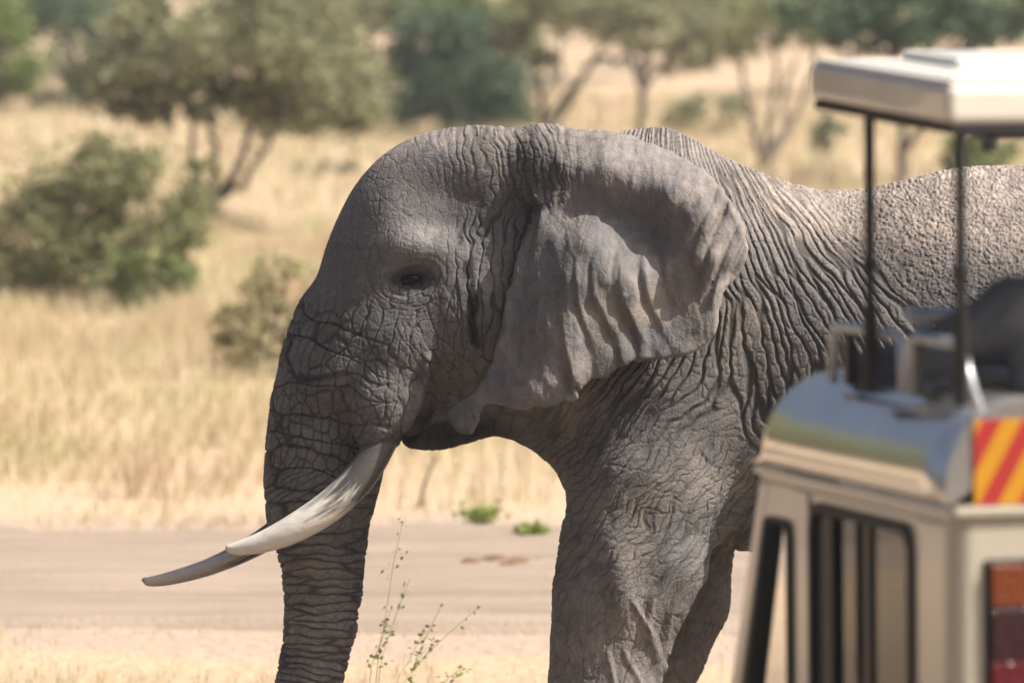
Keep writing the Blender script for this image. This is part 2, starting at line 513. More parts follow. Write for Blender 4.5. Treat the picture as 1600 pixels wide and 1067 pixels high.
POLY_HEAD = Poly2(pp([(497,430),(508,390),(528,340),(555,290),(590,250),(632,221),(684,203),(742,196),(800,200),(860,208),(930,222),
                      (965,320),(940,460),(890,600),(800,640),(700,625),(640,640),(560,660),(480,660),(440,610),(450,550),(472,490)])[:, [0, 2]])
POLY_JAW = Poly2(pp([(650,560),(630,640),(627,682),(642,700),(690,702),(742,688),(785,664),(840,640),(860,560),(760,520)])[:, [0, 2]], n=110)
POLY_BODY = Poly2(pp([(860,260),(905,222),(955,210),(1000,201),(1035,199),(1075,213),(1120,240),(1170,262),(1230,283),(1290,297),(1340,301),
                      (1400,293),(1460,278),(1520,268),(1600,266),(1700,276),(1800,310),(1900,380),(1960,480),(1975,600),(1960,760),(1900,880),
                      (1700,905),(1500,905),(1300,886),(1170,862),(1100,850),(1000,850),(920,810),(885,770),(866,725),(848,692),(815,664),(800,600),(820,420)])[:, [0, 2]])
EAR_PX = [(830,330),(822,285),(815,235),(835,212),(880,207),(930,207),(982,214),(1040,236),(1092,262),(1136,303),(1160,350),(1167,390),(1158,425),(1132,448),
          (1124,470),(1122,502),(1102,530),(1062,552),(1005,560),(962,574),(948,586),(930,588),(912,600),(906,606),(899,600),(903,618),(897,624),(880,622),(858,634),(838,631),(815,640),(790,636),(764,634),(752,646),(744,668),(735,682),
          (718,681),(706,670),(700,652),(708,640),(735,624),(757,592),(772,555),(784,500),(797,440),(812,385)]
EAR_Y = -.62
POLY_EAR = Poly2(pp(EAR_PX, EAR_Y)[:, [0, 2]], n=260, step=.008, pad=.25)
_gx0 = POLY_EAR.lo[0] + np.arange(POLY_EAR.g.shape[0])[:, None] * POLY_EAR.step + np.zeros((1, POLY_EAR.g.shape[1]))
_gz0 = POLY_EAR.lo[1] + np.arange(POLY_EAR.g.shape[1])[None] * POLY_EAR.step + np.zeros((POLY_EAR.g.shape[0], 1))
POLY_EAR.g += (.006 * vnoise(_gx0 * 38, _gz0 * 38, seed=81) + .010 * np.maximum(0, vnoise(_gx0 * 17, _gz0 * 17, seed=82)) ** 2).astype(np.float32)   # nicked, ragged edge
TRUNK = [(585,455,0,88),(552,520,0,92),(530,570,0,88),(517,640,0,90),(510,700,0,90),(502,756,0,85),(498,806,0,76),(503,856,0,65),(505,915,0,58),(501,975,0,53),
         (490,1035,0,49),(478,1085,0,47),(462,1150,0,44),(452,1230,0,40),(462,1290,0,36),(486,1322,0,29)]
C_TRUNK = cc(TRUNK)
def legs(rows, y): return cc([(a, b, y, r) for a, b, r in rows])
C_LEG_N = cc([(1085,500,-.18,118),(1055,620,-.20,122),(1016,760,-.30,119),(990,860,-.34,111),(966,930,-.36,98),(950,1000,-.37,84),(941,1070,-.38,79),(938,1150,-.39,76),(938,1260,-.40,78),(940,1325,-.40,86)])
C_LEG_F = legs([(1090,700,120),(1072,850,74),(1048,930,92),(1015,1010,88),(975,1090,80),(950,1180,74),(940,1260,76),(938,1318,84)], .40)
C_HIND_N = legs([(1850,620,150),(1830,800,125),(1800,950,95),(1815,1080,72),(1830,1200,68),(1820,1318,82)], -.38)
C_HIND_F = legs([(1850,620,150),(1790,800,125),(1740,950,95),(1740,1080,72),(1730,1200,68),(1715,1310,82)], .38)
C_SHEATH = cc([(690,440,-.16,70),(640,540,-.24,66),(602,625,-.28,54),(594,664,-.30,42)])
C_SHEATH_F = C_SHEATH.copy(); C_SHEATH_F[:, 1] = 2 * EY - C_SHEATH[:, 1]
C_NECK = cc([(850,430,0,160),(960,480,0,165),(1080,520,0,175)])
C_THROAT = cc([(720,600,0,55),(800,600,0,70),(880,640,0,75)])
C_CREST = cc([(700,262,-.17,44),(770,258,-.21,52),(850,255,-.27,52),(900,250,-.30,44)])
GZ = float(0.0)
eye_c = pp([(643,432)], -.345) if False else at(643, 434, EY - .335)

EAR_PTS = np.array([(800,215,-.20),(832,212,-.24),(846,240,-.31),(838,290,-.38),(832,330,-.445),(808,385,-.485),(793,440,-.505),(780,500,-.515),(768,555,-.515),(738,620,-.50),(705,655,-.49),(735,684,-.55),
    (915,383,-.665),(890,450,-.705),(862,530,-.725),(835,610,-.725),(805,560,-.60),(830,470,-.585),(852,400,-.55),(785,630,-.60),
    (1078,455,-.675),(1015,530,-.675),(950,592,-.68),(990,440,-.700),(945,520,-.705),(895,600,-.70),
    (1125,490,-.775),(1102,530,-.785),(1060,553,-.77),(1000,562,-.72),(1065,500,-.71),
    (900,335,-.505),(960,335,-.545),(1020,355,-.60),(865,300,-.44),
    (880,206,-.29),(930,207,-.32),(1000,221,-.39),(1060,246,-.47),(880,258,-.455),(950,262,-.545),(1020,285,-.63),
    (1055,300,-.69),(1085,350,-.735),(1108,400,-.745),(1118,450,-.735),(1050,392,-.675),
    (1120,290,-.645),(1160,350,-.66),(1170,390,-.66),(1145,435,-.69),(680,680,-.48),(760,700,-.55),(900,660,-.67),(1100,600,-.78),(1200,450,-.68),(1180,300,-.60),(1000,170,-.30),(850,160,-.2)], float)
def _rbf_fit(P):
    d = np.hypot(P[:, None, 0] - P[None, :, 0], P[:, None, 1] - P[None, :, 1]) / 100
    K = np.where(d > 0, d * d * np.log(d + 1e-9), 0) + np.eye(len(P)) * .004
    A = np.hstack([np.ones((len(P), 1)), P[:, :2] / 100]); n = len(P)
    M = np.zeros((n + 3, n + 3)); M[:n, :n] = K; M[:n, n:] = A; M[n:, :n] = A.T
    return np.linalg.solve(M, np.concatenate([P[:, 2], np.zeros(3)]))
EAR_W = _rbf_fit(EAR_PTS)
def ear_y(U, V):
    y = EAR_W[-3] + EAR_W[-2] * U / 100 + EAR_W[-1] * V / 100
    for (a, b, _), w in zip(EAR_PTS, EAR_W):
        d2 = ((U - a) ** 2 + (V - b) ** 2) / 1e4 + 1e-9
        y = y + w * .5 * d2 * np.log(d2)
    w = vnoise(U / 55, V / 90, seed=21)
    # hanging folds on the lit middle of the flap
    q = (U - .20 * (V - 400) + 16 * w) / 40.0
    tri = np.abs(((q % 1.0) - .3)) ; tri = np.where((q % 1) < .3, tri / .3, tri / .7)
    am = sstep(375, 430, V) * (1 - sstep(575, 640, V)) * sstep(868, 930, U + .35 * (V - 450)) * (1 - sstep(1040, 1095, U + .9 * (V - 470)))
    y = y - .036 * am * (1 - tri) * (.75 + .5 * vnoise(U / 30, V / 120, seed=23))
    # ruffled rear edge
    q2 = (U + .38 * (V - 380) + 8 * w) / 25.0
    y = y + .011 * (1 - sstep(.55, 1.35, np.hypot((U - 1128) / 52, (V - 385) / 95))) * np.sin(q2 * 2 * math.pi)
    # waved lower edge and general unevenness
    y = y + .014 * sstep(560, 630, V) * np.sin(U / 12.0 + 2 * w) * sstep(790, 860, U) * (1 - sstep(940, 980, U))
    y = y + .015 * vnoise(U / 34, V / 60, seed=22) + .006 * vnoise(U / 15, V / 24, seed=24) - .004 * (1 - np.abs(vnoise(U / 26 + .6 * w, V / 70, seed=25))) ** 6
    return y

class Table2:
    """a function of x, z tabulated on a fine grid"""
    def __init__(s, lo, hi, step, fn):
        s.lo = np.array(lo); s.step = step
        X, Z = np.meshgrid(np.arange(lo[0], hi[0], step), np.arange(lo[1], hi[1], step), indexing='ij')
        s.g = np.ascontiguousarray(fn(X, Z), np.float32)
    __call__ = Poly2.__call__

_elo, _ehi = POLY_EAR.lo, POLY_EAR.lo + np.array(POLY_EAR.g.shape) * POLY_EAR.step
EAR_SURF = Table2(_elo, _ehi, .004, lambda X, Z: ear_y(*side_coords(X, EY + EAR_Y, Z)))
_gx, _gz = np.gradient(EAR_SURF.g, .004)
EAR_SLOPE = Table2(_elo, _ehi, .004, lambda X, Z: np.sqrt(1 + _gx ** 2 + _gz ** 2))
def _thick(X, Z):
    U, V = side_coords(X, EY + EAR_Y, Z)
    return .0165 + .03 * sstep(900, 830, U) * sstep(420, 300, V)
EAR_THICK = Table2(_elo, _ehi, .008, _thick)

def ear_sdf(P, mirror=False):
    y = (P[:, 1] - EY) * (-1 if mirror else 1)
    x, z = P[:, 0], P[:, 2]
    d = POLY_EAR(x, z); th = EAR_THICK(x, z)
    return np.sqrt(np.maximum(d + th, 0) ** 2 + ((y - EAR_SURF(x, z)) / EAR_SLOPE(x, z)) ** 2) - th

def bb(C): return (C[:, :3] - C[:, 3:4]).min(0), (C[:, :3] + C[:, 3:4]).max(0)
def pbox(poly, W): return np.array([poly.lo[0] + .6, EY - W, poly.lo[1] + .6]), np.array([poly.lo[0] + poly.g.shape[0] * poly.step - .6, EY + W, poly.lo[1] + poly.g.shape[1] * poly.step - .6])
def ebox(c, r): c = np.array(c); r = np.array(r); return c - r, c + r

def _prims():
    L = []
    def add(op, box, k, fn): L.append((op, np.array(box[0], np.float32) - .17 - k, np.array(box[1], np.float32) + .17 + k, k, fn))
    def ell(op, c, r, k): add(op, ebox(c, r), k, lambda P, c=c, r=r: ellipsoid(P, c, r))
    def ch(C, k, kk): add('u', bb(C), k, lambda P, C=C, kk=kk: chain(P, C, kk))
    add('u', pbox(POLY_HEAD, .37), .01, lambda P: pillow(P, POLY_HEAD, EY, .33, .37))
    ell('u', at(735, 470, EY), (.26, .43, .30), .16)
    for s in (1, -1):
        def m(px, py, y): c = at(px, py, EY + y); c[1] = EY + s * (c[1] - EY); return c
        ell('s', m(672, 296, -.50), (.16, .13, .13), .16)     # temple hollow
        ell('u', m(672, 388, -.30), (.15, .10, .06), .08)     # brow
        ell('s', m(640, 437, -.42), (.09, .055, .055), .06)   # eye hollow
        ell('u', m(642, 434, -.325), (.062, .05, .045), .025) # lids
    ch(C_TRUNK, .09, .05); ch(C_SHEATH, .07, .05); ch(C_SHEATH_F, .07, .05)
    add('u', pbox(POLY_JAW, .21), .05, lambda P: pillow(P, POLY_JAW, EY, .14, .21))
    add('u', pbox(POLY_BODY, .53), .12, lambda P: pillow(P, POLY_BODY, EY, .60, .53))
    ell('u', at(1560, 590, EY), (.95, .74, .70), .30); ell('u', at(1800, 600, EY), (.42, .66, .62), .25)
    ch(C_NECK, .15, .1); ch(C_THROAT, .10, .05)
    ch(C_LEG_N, .12, .06); ch(C_LEG_F, .10, .06); ch(C_HIND_N, .15, .06); ch(C_HIND_F, .15, .06)
    ch(C_CREST, .10, .05)
    y0, y1 = float(EAR_SURF.g.min()), float(EAR_SURF.g.max())
    xz0, xz1 = _elo + .25, _ehi - .25
    add('u', ((xz0[0], EY + y0, xz0[1]), (xz1[0], EY + y1, xz1[1])), .09, lambda P: ear_sdf(P))
    add('u', ((xz0[0], EY - y1, xz0[1]), (xz1[0], EY - y0, xz1[1])), .018, lambda P: ear_sdf(P + np.array([0, 0, .14], np.float32), True))
    return L
PRIMS = _prims()

from concurrent.futures import ThreadPoolExecutor
_pool = ThreadPoolExecutor(4)
def in_chunks(fn, *arrs, size=24000):
    n = len(arrs[0])
    if n <= size: return fn(*arrs)
    r = list(_pool.map(lambda i: fn(*[a[i:i+size] for a in arrs]), range(0, n, size)))
    return tuple(np.concatenate(c) for c in zip(*r)) if isinstance(r[0], tuple) else np.concatenate(r)

def elephant_sdf(P):
    return in_chunks(_elephant_sdf, np.asarray(P, np.float32))

def _elephant_sdf(P):
    x, y, z = np.ascontiguousarray(P[:, 0]), np.ascontiguousarray(P[:, 1]), np.ascontiguousarray(P[:, 2])
    f = np.full(len(P), .5, np.float32)
    for op, lo, hi, k, fn in PRIMS:
        i = np.flatnonzero((x > lo[0]) & (x < hi[0]) & (y > lo[1]) & (y < hi[1]) & (z > lo[2]) & (z < hi[2]))
        if len(i) == 0: continue
        d = fn(P[i])
        if k == .09:
            U, V = side_coords(P[i, 0], np.float32(EY + EAR_Y), P[i, 2])
            k = .016 + .07 * sstep(930, 845, U) * sstep(345, 285, V)
        f[i] = smin(f[i], d, k) if op == 'u' else smax(f[i], -d, k)
    return smax(f, (GZ + .004 - z), .03)

def poly_dist(U, V, pts):
    d = np.full(U.shape, 1e9, np.float32); s = np.zeros_like(d); acc = 0
    for (ax, ay), (bx, by) in zip(pts[:-1], pts[1:]):
        ex, ey = bx - ax, by - ay; L2 = ex * ex + ey * ey
        t = np.clip(((U - ax) * ex + (V - ay) * ey) / L2, 0, 1)
        q = np.hypot(U - ax - ex * t, V - ay - ey * t); m = q < d
        d = np.where(m, q, d); s = np.where(m, acc + t * math.sqrt(L2), s); acc += math.sqrt(L2)
    return d, s

def cells(u, v, w, seed, jit=.85):
    f1, f2 = worley(u, v, seed, jit); return sstep(0, w, f2 - f1)

def box_w(U, V, cx, cy, rx, ry, soft=.5):
    q = np.sqrt(((U - cx) / rx) ** 2 + ((V - cy) / ry) ** 2); return 1 - sstep(1 - soft, 1 + soft, q)

def wrinkles(V3, N):
    """height of the skin over the smooth form, plus colour attributes"""
    x, y, z = V3[:, 0], V3[:, 1] - EY, V3[:, 2]
    U, V = side_coords(x, V3[:, 1], z)
    U = U.astype(np.float32); V = V.astype(np.float32)
    side = np.where(y < 0, 0, 500.0)                       # other flank gets its own pattern
    wu = 9 * fbm(U / 60, V / 60 + side, seed=31); wv = 9 * fbm(U / 60 + 40, V / 60 + side, seed=32)
    wu2 = 3 * vnoise(U / 14, V / 14 + side, seed=33); wv2 = 3 * vnoise(U / 14 + 9, V / 14 + side, seed=34)
    u, v = U + wu + wu2, V + wv + wv2
    # on-ear mask
    EU, EV = side_coords(x, np.float32(EY + EAR_Y), z)
    on_ear = (POLY_EAR(x, z) < .02) & (np.abs(np.abs(y) + EAR_SURF(x, z)) < .06)
    ear = sstep(880, 930, EU) * on_ear; ear = np.maximum(ear, on_ear * sstep(330, 420, EV))
    h = np.zeros(len(U), np.float32); W = np.zeros(len(U), np.float32) + 1e-4; pad = np.zeros(len(U), np.float32)
    def put(w, *layers):
        """layers: (amplitude, cell pattern); the first ones are the deep creases"""
        nonlocal h, W, pad
        hh, c = 0, 1.0
        for a_, p_ in layers:
            hh = hh + a_ * (p_ - .72); c = c * (1 - np.minimum(1, a_ / .008) * (1 - p_))
        h = h + w * hh; W = W + w; pad = pad + w * c
    # --- trunk
    pts = [(a, b) for a, b, _, _ in TRUNK]
    d, s = poly_dist(U, V, pts)
    rad = np.interp(s, np.concatenate([[0], np.cumsum(np.hypot(*np.diff(np.array(pts), axis=0).T))]), [r for *_, r in TRUNK])
    th = np.arctan2(y * 385, (U - np.interp(V, [p[1] for p in pts], [p[0] for p in pts])))
    ss = np.linspace(0, 1000, 600); spc = np.interp(ss, [0, 60, 250, 350, 420, 560, 1000], [36, 36, 32, 22, 14.5, 12, 11])
    S = np.interp(s + wv * .9, ss, np.cumsum(1 / spc) * (ss[1] - ss[0]))
    arc = th * rad
    low = sstep(330, 420, s)
    ring = cells(S, arc / (170 - 60 * low) + 3.3, .14 + .14 * low, 41, .8)
    vert = cells(S * 1.0 + .4 * vnoise(arc / 30, S, seed=3), arc / np.interp(s, [0, 300, 420], [17, 15, 34]), .20, 42, .95)
    fine = cells(S * 3.2 + wu2 * .1, arc / 13, .4, 43)
    wt = (1 - sstep(1.0, 1.35, d / rad)) * sstep(10, 90, s) * sstep(435, 500, V - .45 * (U - 480)) * (1 - sstep(560, 640, U) * (V < 720))
    put(1.6 * wt, (.0108 - .002 * low, ring), (.0068 * (1 - low) + .003 * low, vert), (.0022, fine), (low * .002, np.abs(np.sin(math.pi * S))))
    # --- forehead: nearly smooth
    put(.9 * box_w(U, V, 600, 330, 130, 120), (.0007, cells(u / 9, v / 11, .5, 44)), (.0022, cells(u / 24, v / 48, .10, 45)), (.0016, cells(u / 12, v / 17, .16, 145)))
    # --- crest behind the brow: close vertical folds with cross cuts
    cu = (u - .16 * (V - 200)) / 14.5
    put(1.5 * box_w(U, V, 795, 252, 120, 72, .35), (.0052, cells(cu * 1.15, v / 110, .36, 46, .7)), (.0026, cells(u / 20, v / 12, .3, 47)))
    put(.9 * box_w(U, V, 705, 285, 60, 60, .5), (.003, cells((u + v) / 20, (v - u) / 44, .16, 146)))
    # --- cheek behind the eye: long thin vertical creases
    put(1.2 * box_w(U, V, 758, 460, 70, 150, .4), (.0095, cells((u + .03 * V) / 17, v / 170, .18, 48, .75)), (.0022, cells(u / 15, v / 11, .25, 49)))
    # --- round the eye, under it, jowl
    eu = np.hypot((U - 640) / 1.25, V - 434) + wu * .6; ea = np.arctan2(V - 434, U - 640)
    put(1.3 * box_w(U, V, 642, 440, 66, 56, .3), (.0042 * sstep(415, 450, V) + .0016, cells(eu / 9.5, ea * 1.3 + 2, .22, 50, .9)), (.0015, cells(u / 10, v / 10, .4, 51)))
    put(1.0 * box_w(U, V, 690, 555, 75, 85, .4), (.0075, cells((u - .55 * V) / 19, (v + .3 * U) / 60, .15, 52, .9)), (.0028, cells((u + .5 * V) / 18, (v - .4 * U) / 26, .18, 152, .9)), (.0014, cells(u / 10, v / 11, .35, 53)))
    put(1.0 * box_w(U, V, 595, 585, 72, 100, .45), (.0082, cells((u + .14 * V) / 19, v / 80, .16, 54, .9)), (.0028, cells((u - .5 * V) / 20, (v + .4 * U) / 26, .16, 154, .9)), (.0016, cells(u / 9, v / 11, .35, 55)))
    # --- jaw and throat
    put(.8 * box_w(U, V, 740, 650, 110, 60, .3), (.004, cells((u + .5 * V) / 22, (v - .4 * U) / 40, .3, 56)))
    # --- neck, withers, flank: grooves fanning down from above the shoulder
    ph = np.arctan2(V - 50, U - 1045) + .0014 * wu + .0006 * wu2 - .25 * sstep(450, 750, V) * sstep(1250, 1000, U); rr = np.hypot(V - 50, U - 1045)
    fan = cells(ph / .0285, (rr + wv * 2) / 150, .34, 57, .75)
    fan2 = cells(ph / .026 + .35 * rr / 60, (rr + wu * 2) / 20, .30, 58, .9)
    line = (V - 262) - .95 * (U - 1195) + wu
    wb = sstep(900, 960, U) * sstep(-70, 50, line) * (1 - sstep(640, 740, V - .3 * (U - 1100)))
    put(1.4 * wb, (.0085, fan), (.0030, fan2 * fan), (.0012, cells(u / 7, v / 7, .4, 158)))
    # --- shoulder and upper leg: crossed diagonal creases
    dg = (.80 * u + .60 * v); dn = (-.60 * u + .80 * v); dh = (.25 * u + .97 * v); dm = (.97 * u - .25 * v)
    ws = sstep(620, 720, V - .25 * (U - 1050)) * sstep(820, 860, U) * (1 - sstep(880, 980, V)) * (1 - sstep(1330, 1400, U))
    put(1.2 * ws, (.0052, cells(dg / 13.5, dn / 170, .26, 59, .7)), (.0028, cells(dm / 60, dh / 17, .22, 60, .8)), (.0012, cells(u / 8, v / 8, .4, 61)))
    # --- lower legs
    wl_ = sstep(850, 960, V) * sstep(800, 840, U)
    put(1.1 * wl_, (.0020, cells(u / 11, v / 40, .3, 62)), (.0030, cells((u + .3 * v) / 34, (v - .3 * u) / 80, .10, 63)), (.0012, cells(u / 8, v / 9, .4, 163)))
    # --- back: cracked, mud-crusted hide
    wk = sstep(50, -70, line) * sstep(1130, 1200, U) * (1 - sstep(560, 680, V))
    f1, f2 = worley(u / 7.5, v / 6.5, 64, .95); g1, g2 = worley(u / 16, v / 13, 65, .95)
    put(1.3 * wk, (.0035, sstep(0, .45, f2 - f1)), (.003, sstep(0, .3, g2 - g1)), (.0065, .5 + .5 * vnoise(U / 4, V / 4, seed=66)), (.0045, .5 + .5 * vnoise(U / 15, V / 13, seed=67)))
    wr = sstep(1250, 1400, U) * sstep(560, 680, V)
    put(1.0 * wr, (.006, cells(u / 28, v / 60, .2, 68)), (.002, cells(u / 12, v / 12, .4, 69)))
    put(.12 + 0 * U, (.002, cells(u / 14, v / 14, .4, 70)))
    h = h / W; pad = np.clip(pad / W, 0, 1)
    pad = pad * (1 - ear) + ear
    # ear skin is smooth, with fine grain
    he = .0007 * cells(u / 9, v / 11, .5, 71) + .0014 * vnoise(U / 11, V / 20, seed=72) + .0012 * vnoise(U / 5, V / 9, seed=75)
    h = h * (1 - ear) + he * ear
    # large folds behind the elbow
    near = sstep(0, -.1, y)
    for i, (pts2, wd, a) in enumerate((([(1088,835),(1052,880),(1022,930),(1010,985),(1022,1030),(1030,1067)], 6, .016), ([(1108,850),(1070,905),(1047,955),(1035,1010),(1032,1045)], 6, .017),
                                       ([(1118,872),(1085,925),(1060,975),(1040,1020)], 6, .015), ([(975,920),(1000,955),(1022,1000),(1030,1040)], 5, .010), ([(945,1000),(952,1035),(965,1080)], 5, .009), ([(965,1000),(985,1040),(1005,1070)], 5, .009))):
        dd, s2 = poly_dist(U + wu * .3, V + wv * .3, pts2)
        h = h + near * (1 - ear) * a * np.exp(-(dd / wd) ** 2) * sstep(0, 40, s2)
    # knee ridge that catches the light
    h = h + near * .03 * np.exp(-((U - 962 - .15 * (V - 880)) / 26) ** 2 - ((V - 900) / 75) ** 2)
    # folded edge of the cheek behind the tusk socket
    dd, s2 = poly_dist(U, V, [(668,560),(660,600),(650,635),(632,672)])
    h = h + near * (1 - ear) * .02 * np.exp(-(dd / 7) ** 2)
    dd2, _ = poly_dist(U, V, [(684,560),(676,610),(662,650),(640,684)])
    h = h - near * (1 - ear) * .03 * np.exp(-(dd2 / 9) ** 2) * sstep(545, 575, V)
    # ear root groove
    dd, s2 = poly_dist(U, V, [(838,322),(822,370),(806,430),(793,500),(778,560),(752,606)])
    h = h - near * .02 * np.exp(-((dd - 3) / 6) ** 2) * (1 - ear)
    # eyelids: arcs above and below the slit
    du, dv = U - 641, V - 437 + .22 * (U - 641)
    q = np.hypot(du / 1.5, dv - 2) + .22 * wu + .5 * wu2 * .6
    for r_, a_, s_ in ((16.0, .0060, 3.0), (26, .0030, 2.6), (34, .0016, 2.4)):
        h = h + near * a_ * np.exp(-((q - r_) / s_) ** 2) * np.where(dv < 2, 1.0, .35)
        h = h - near * a_ * .8 * np.exp(-((q - r_ - 4.5) / 2.0) ** 2) * np.where(dv < 2, 1.0, .35)
    h = h - near * .016 * (1 - sstep(.5, 1.05, np.hypot(du / 20.0, dv / 10.0)))
    # --- colour attributes
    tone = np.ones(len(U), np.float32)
    dd, s2 = poly_dist(U + .5 * wu2 + .35 * wu, V, [(733,412),(738,440),(742,470),(738,500),(746,540)])
    tone *= 1 - .82 * near * (1 - ear) * (1 - sstep(3, 13 + 6 * vnoise(U / 9, V / 14, seed=73), dd)) * sstep(-1.0, -.3, fbm(U / 12, V / 26, seed=77))
    tone *= 1 - .80 * near * box_w(U, V, 644, 436, 30, 15, .55)
    tone *= .40 + .80 * pad  # creases darkened as painted crease shade, dusty ridges left paler
    tone *= 1 - .3 * ear * box_w(U, V, 722, 662, 34, 30, .5)  # shade of the ear lobe painted into its tone
    tone *= 1 + .22 * fbm(U / 70, V / 90, seed=83, oct=4) * (1 - .5 * ear)
    tone *= 1 + .6 * near * box_w(U, V, 692, 382, 66, 30, .7) * (.6 + .4 * vnoise(U / 8, V / 8, seed=74))  # dusty brow patch, brightened further as a painted highlight
    tone *= 1 - .7 * box_w(U, V, 700, 690, 95, 48, .35) * (1 - ear) * sstep(.1, -.2, N[:, 2])  # underside shade painted onto the downward-facing jaw skin
    dust = sstep(420, 290, V - .12 * (U - 1300)) * sstep(1080, 1330, U) * (1 - ear) + .35 * sstep(.35, .9, N[:, 2]) * (1 - ear)
    dust = np.clip(dust +   .18 * ear * sstep(.0, .6, fbm(U / 60, V / 60, seed=76)) + .22 * sstep(860, 1000, V) + ear * .22 * sstep(330, 240, V) + ear * .15 * sstep(1050, 1120, U), 0, 1)
    return h, tone, dust

def skin_material():
    t = NT('elephant_skin'); c = t.coord()
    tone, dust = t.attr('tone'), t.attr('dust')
    a = t.noise(3.2, 6, .62, c); b = t.noise(26, 6, .65, c); g = t.noise(170, 3, .6, c)
    md = t.noise(1.7, 7, .68, c, 1.2)
    col = t.mix(t.ramp(a, [(.32, 0.0), (.68, 1.0)]), (.098, .097, .101), (.140, .134, .133))
    col = t.mix(t.ramp(b, [(.40, 0.0), (.72, .55)]), col, (.195, .180, .170))
    col = t.mix(t.ramp(g, [(.35, .35), (.5, 0.0)]), col, (.078, .072, .070))
    col = t.mix(t.ramp(md, [(.52, 0.0), (.66, .55)]), col, (.215, .180, .150))
    col = t.mix(t.ramp(md, [(.34, .5), (.44, 0.0)]), col, (.075, .072, .074))
    dn = t.math('MULTIPLY', dust, t.ramp(b, [(.25, .25), (.6, 1.0)]))
    col = t.mix(dn, col, (.42, .350, .305))
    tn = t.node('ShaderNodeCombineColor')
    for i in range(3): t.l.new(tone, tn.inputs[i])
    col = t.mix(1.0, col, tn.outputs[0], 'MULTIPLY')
    vo = t.node('ShaderNodeTexVoronoi', feature='DISTANCE_TO_EDGE'); vo.inputs['Scale'].default_value = 75; t.l.new(c, vo.inputs['Vector'])
    n1 = t.bump(t.ramp(vo.outputs[0], [(0.0, 0.0), (.16, 1.0)]), .0011, .7)
    n2 = t.bump(b, .004, .6, n1); n3 = t.bump(g, .002, .8, n2)
    t.set(Base_Color=col, Roughness=.82, Normal=n3); t.b.inputs['Specular IOR Level'].default_value = .22
    return t.m

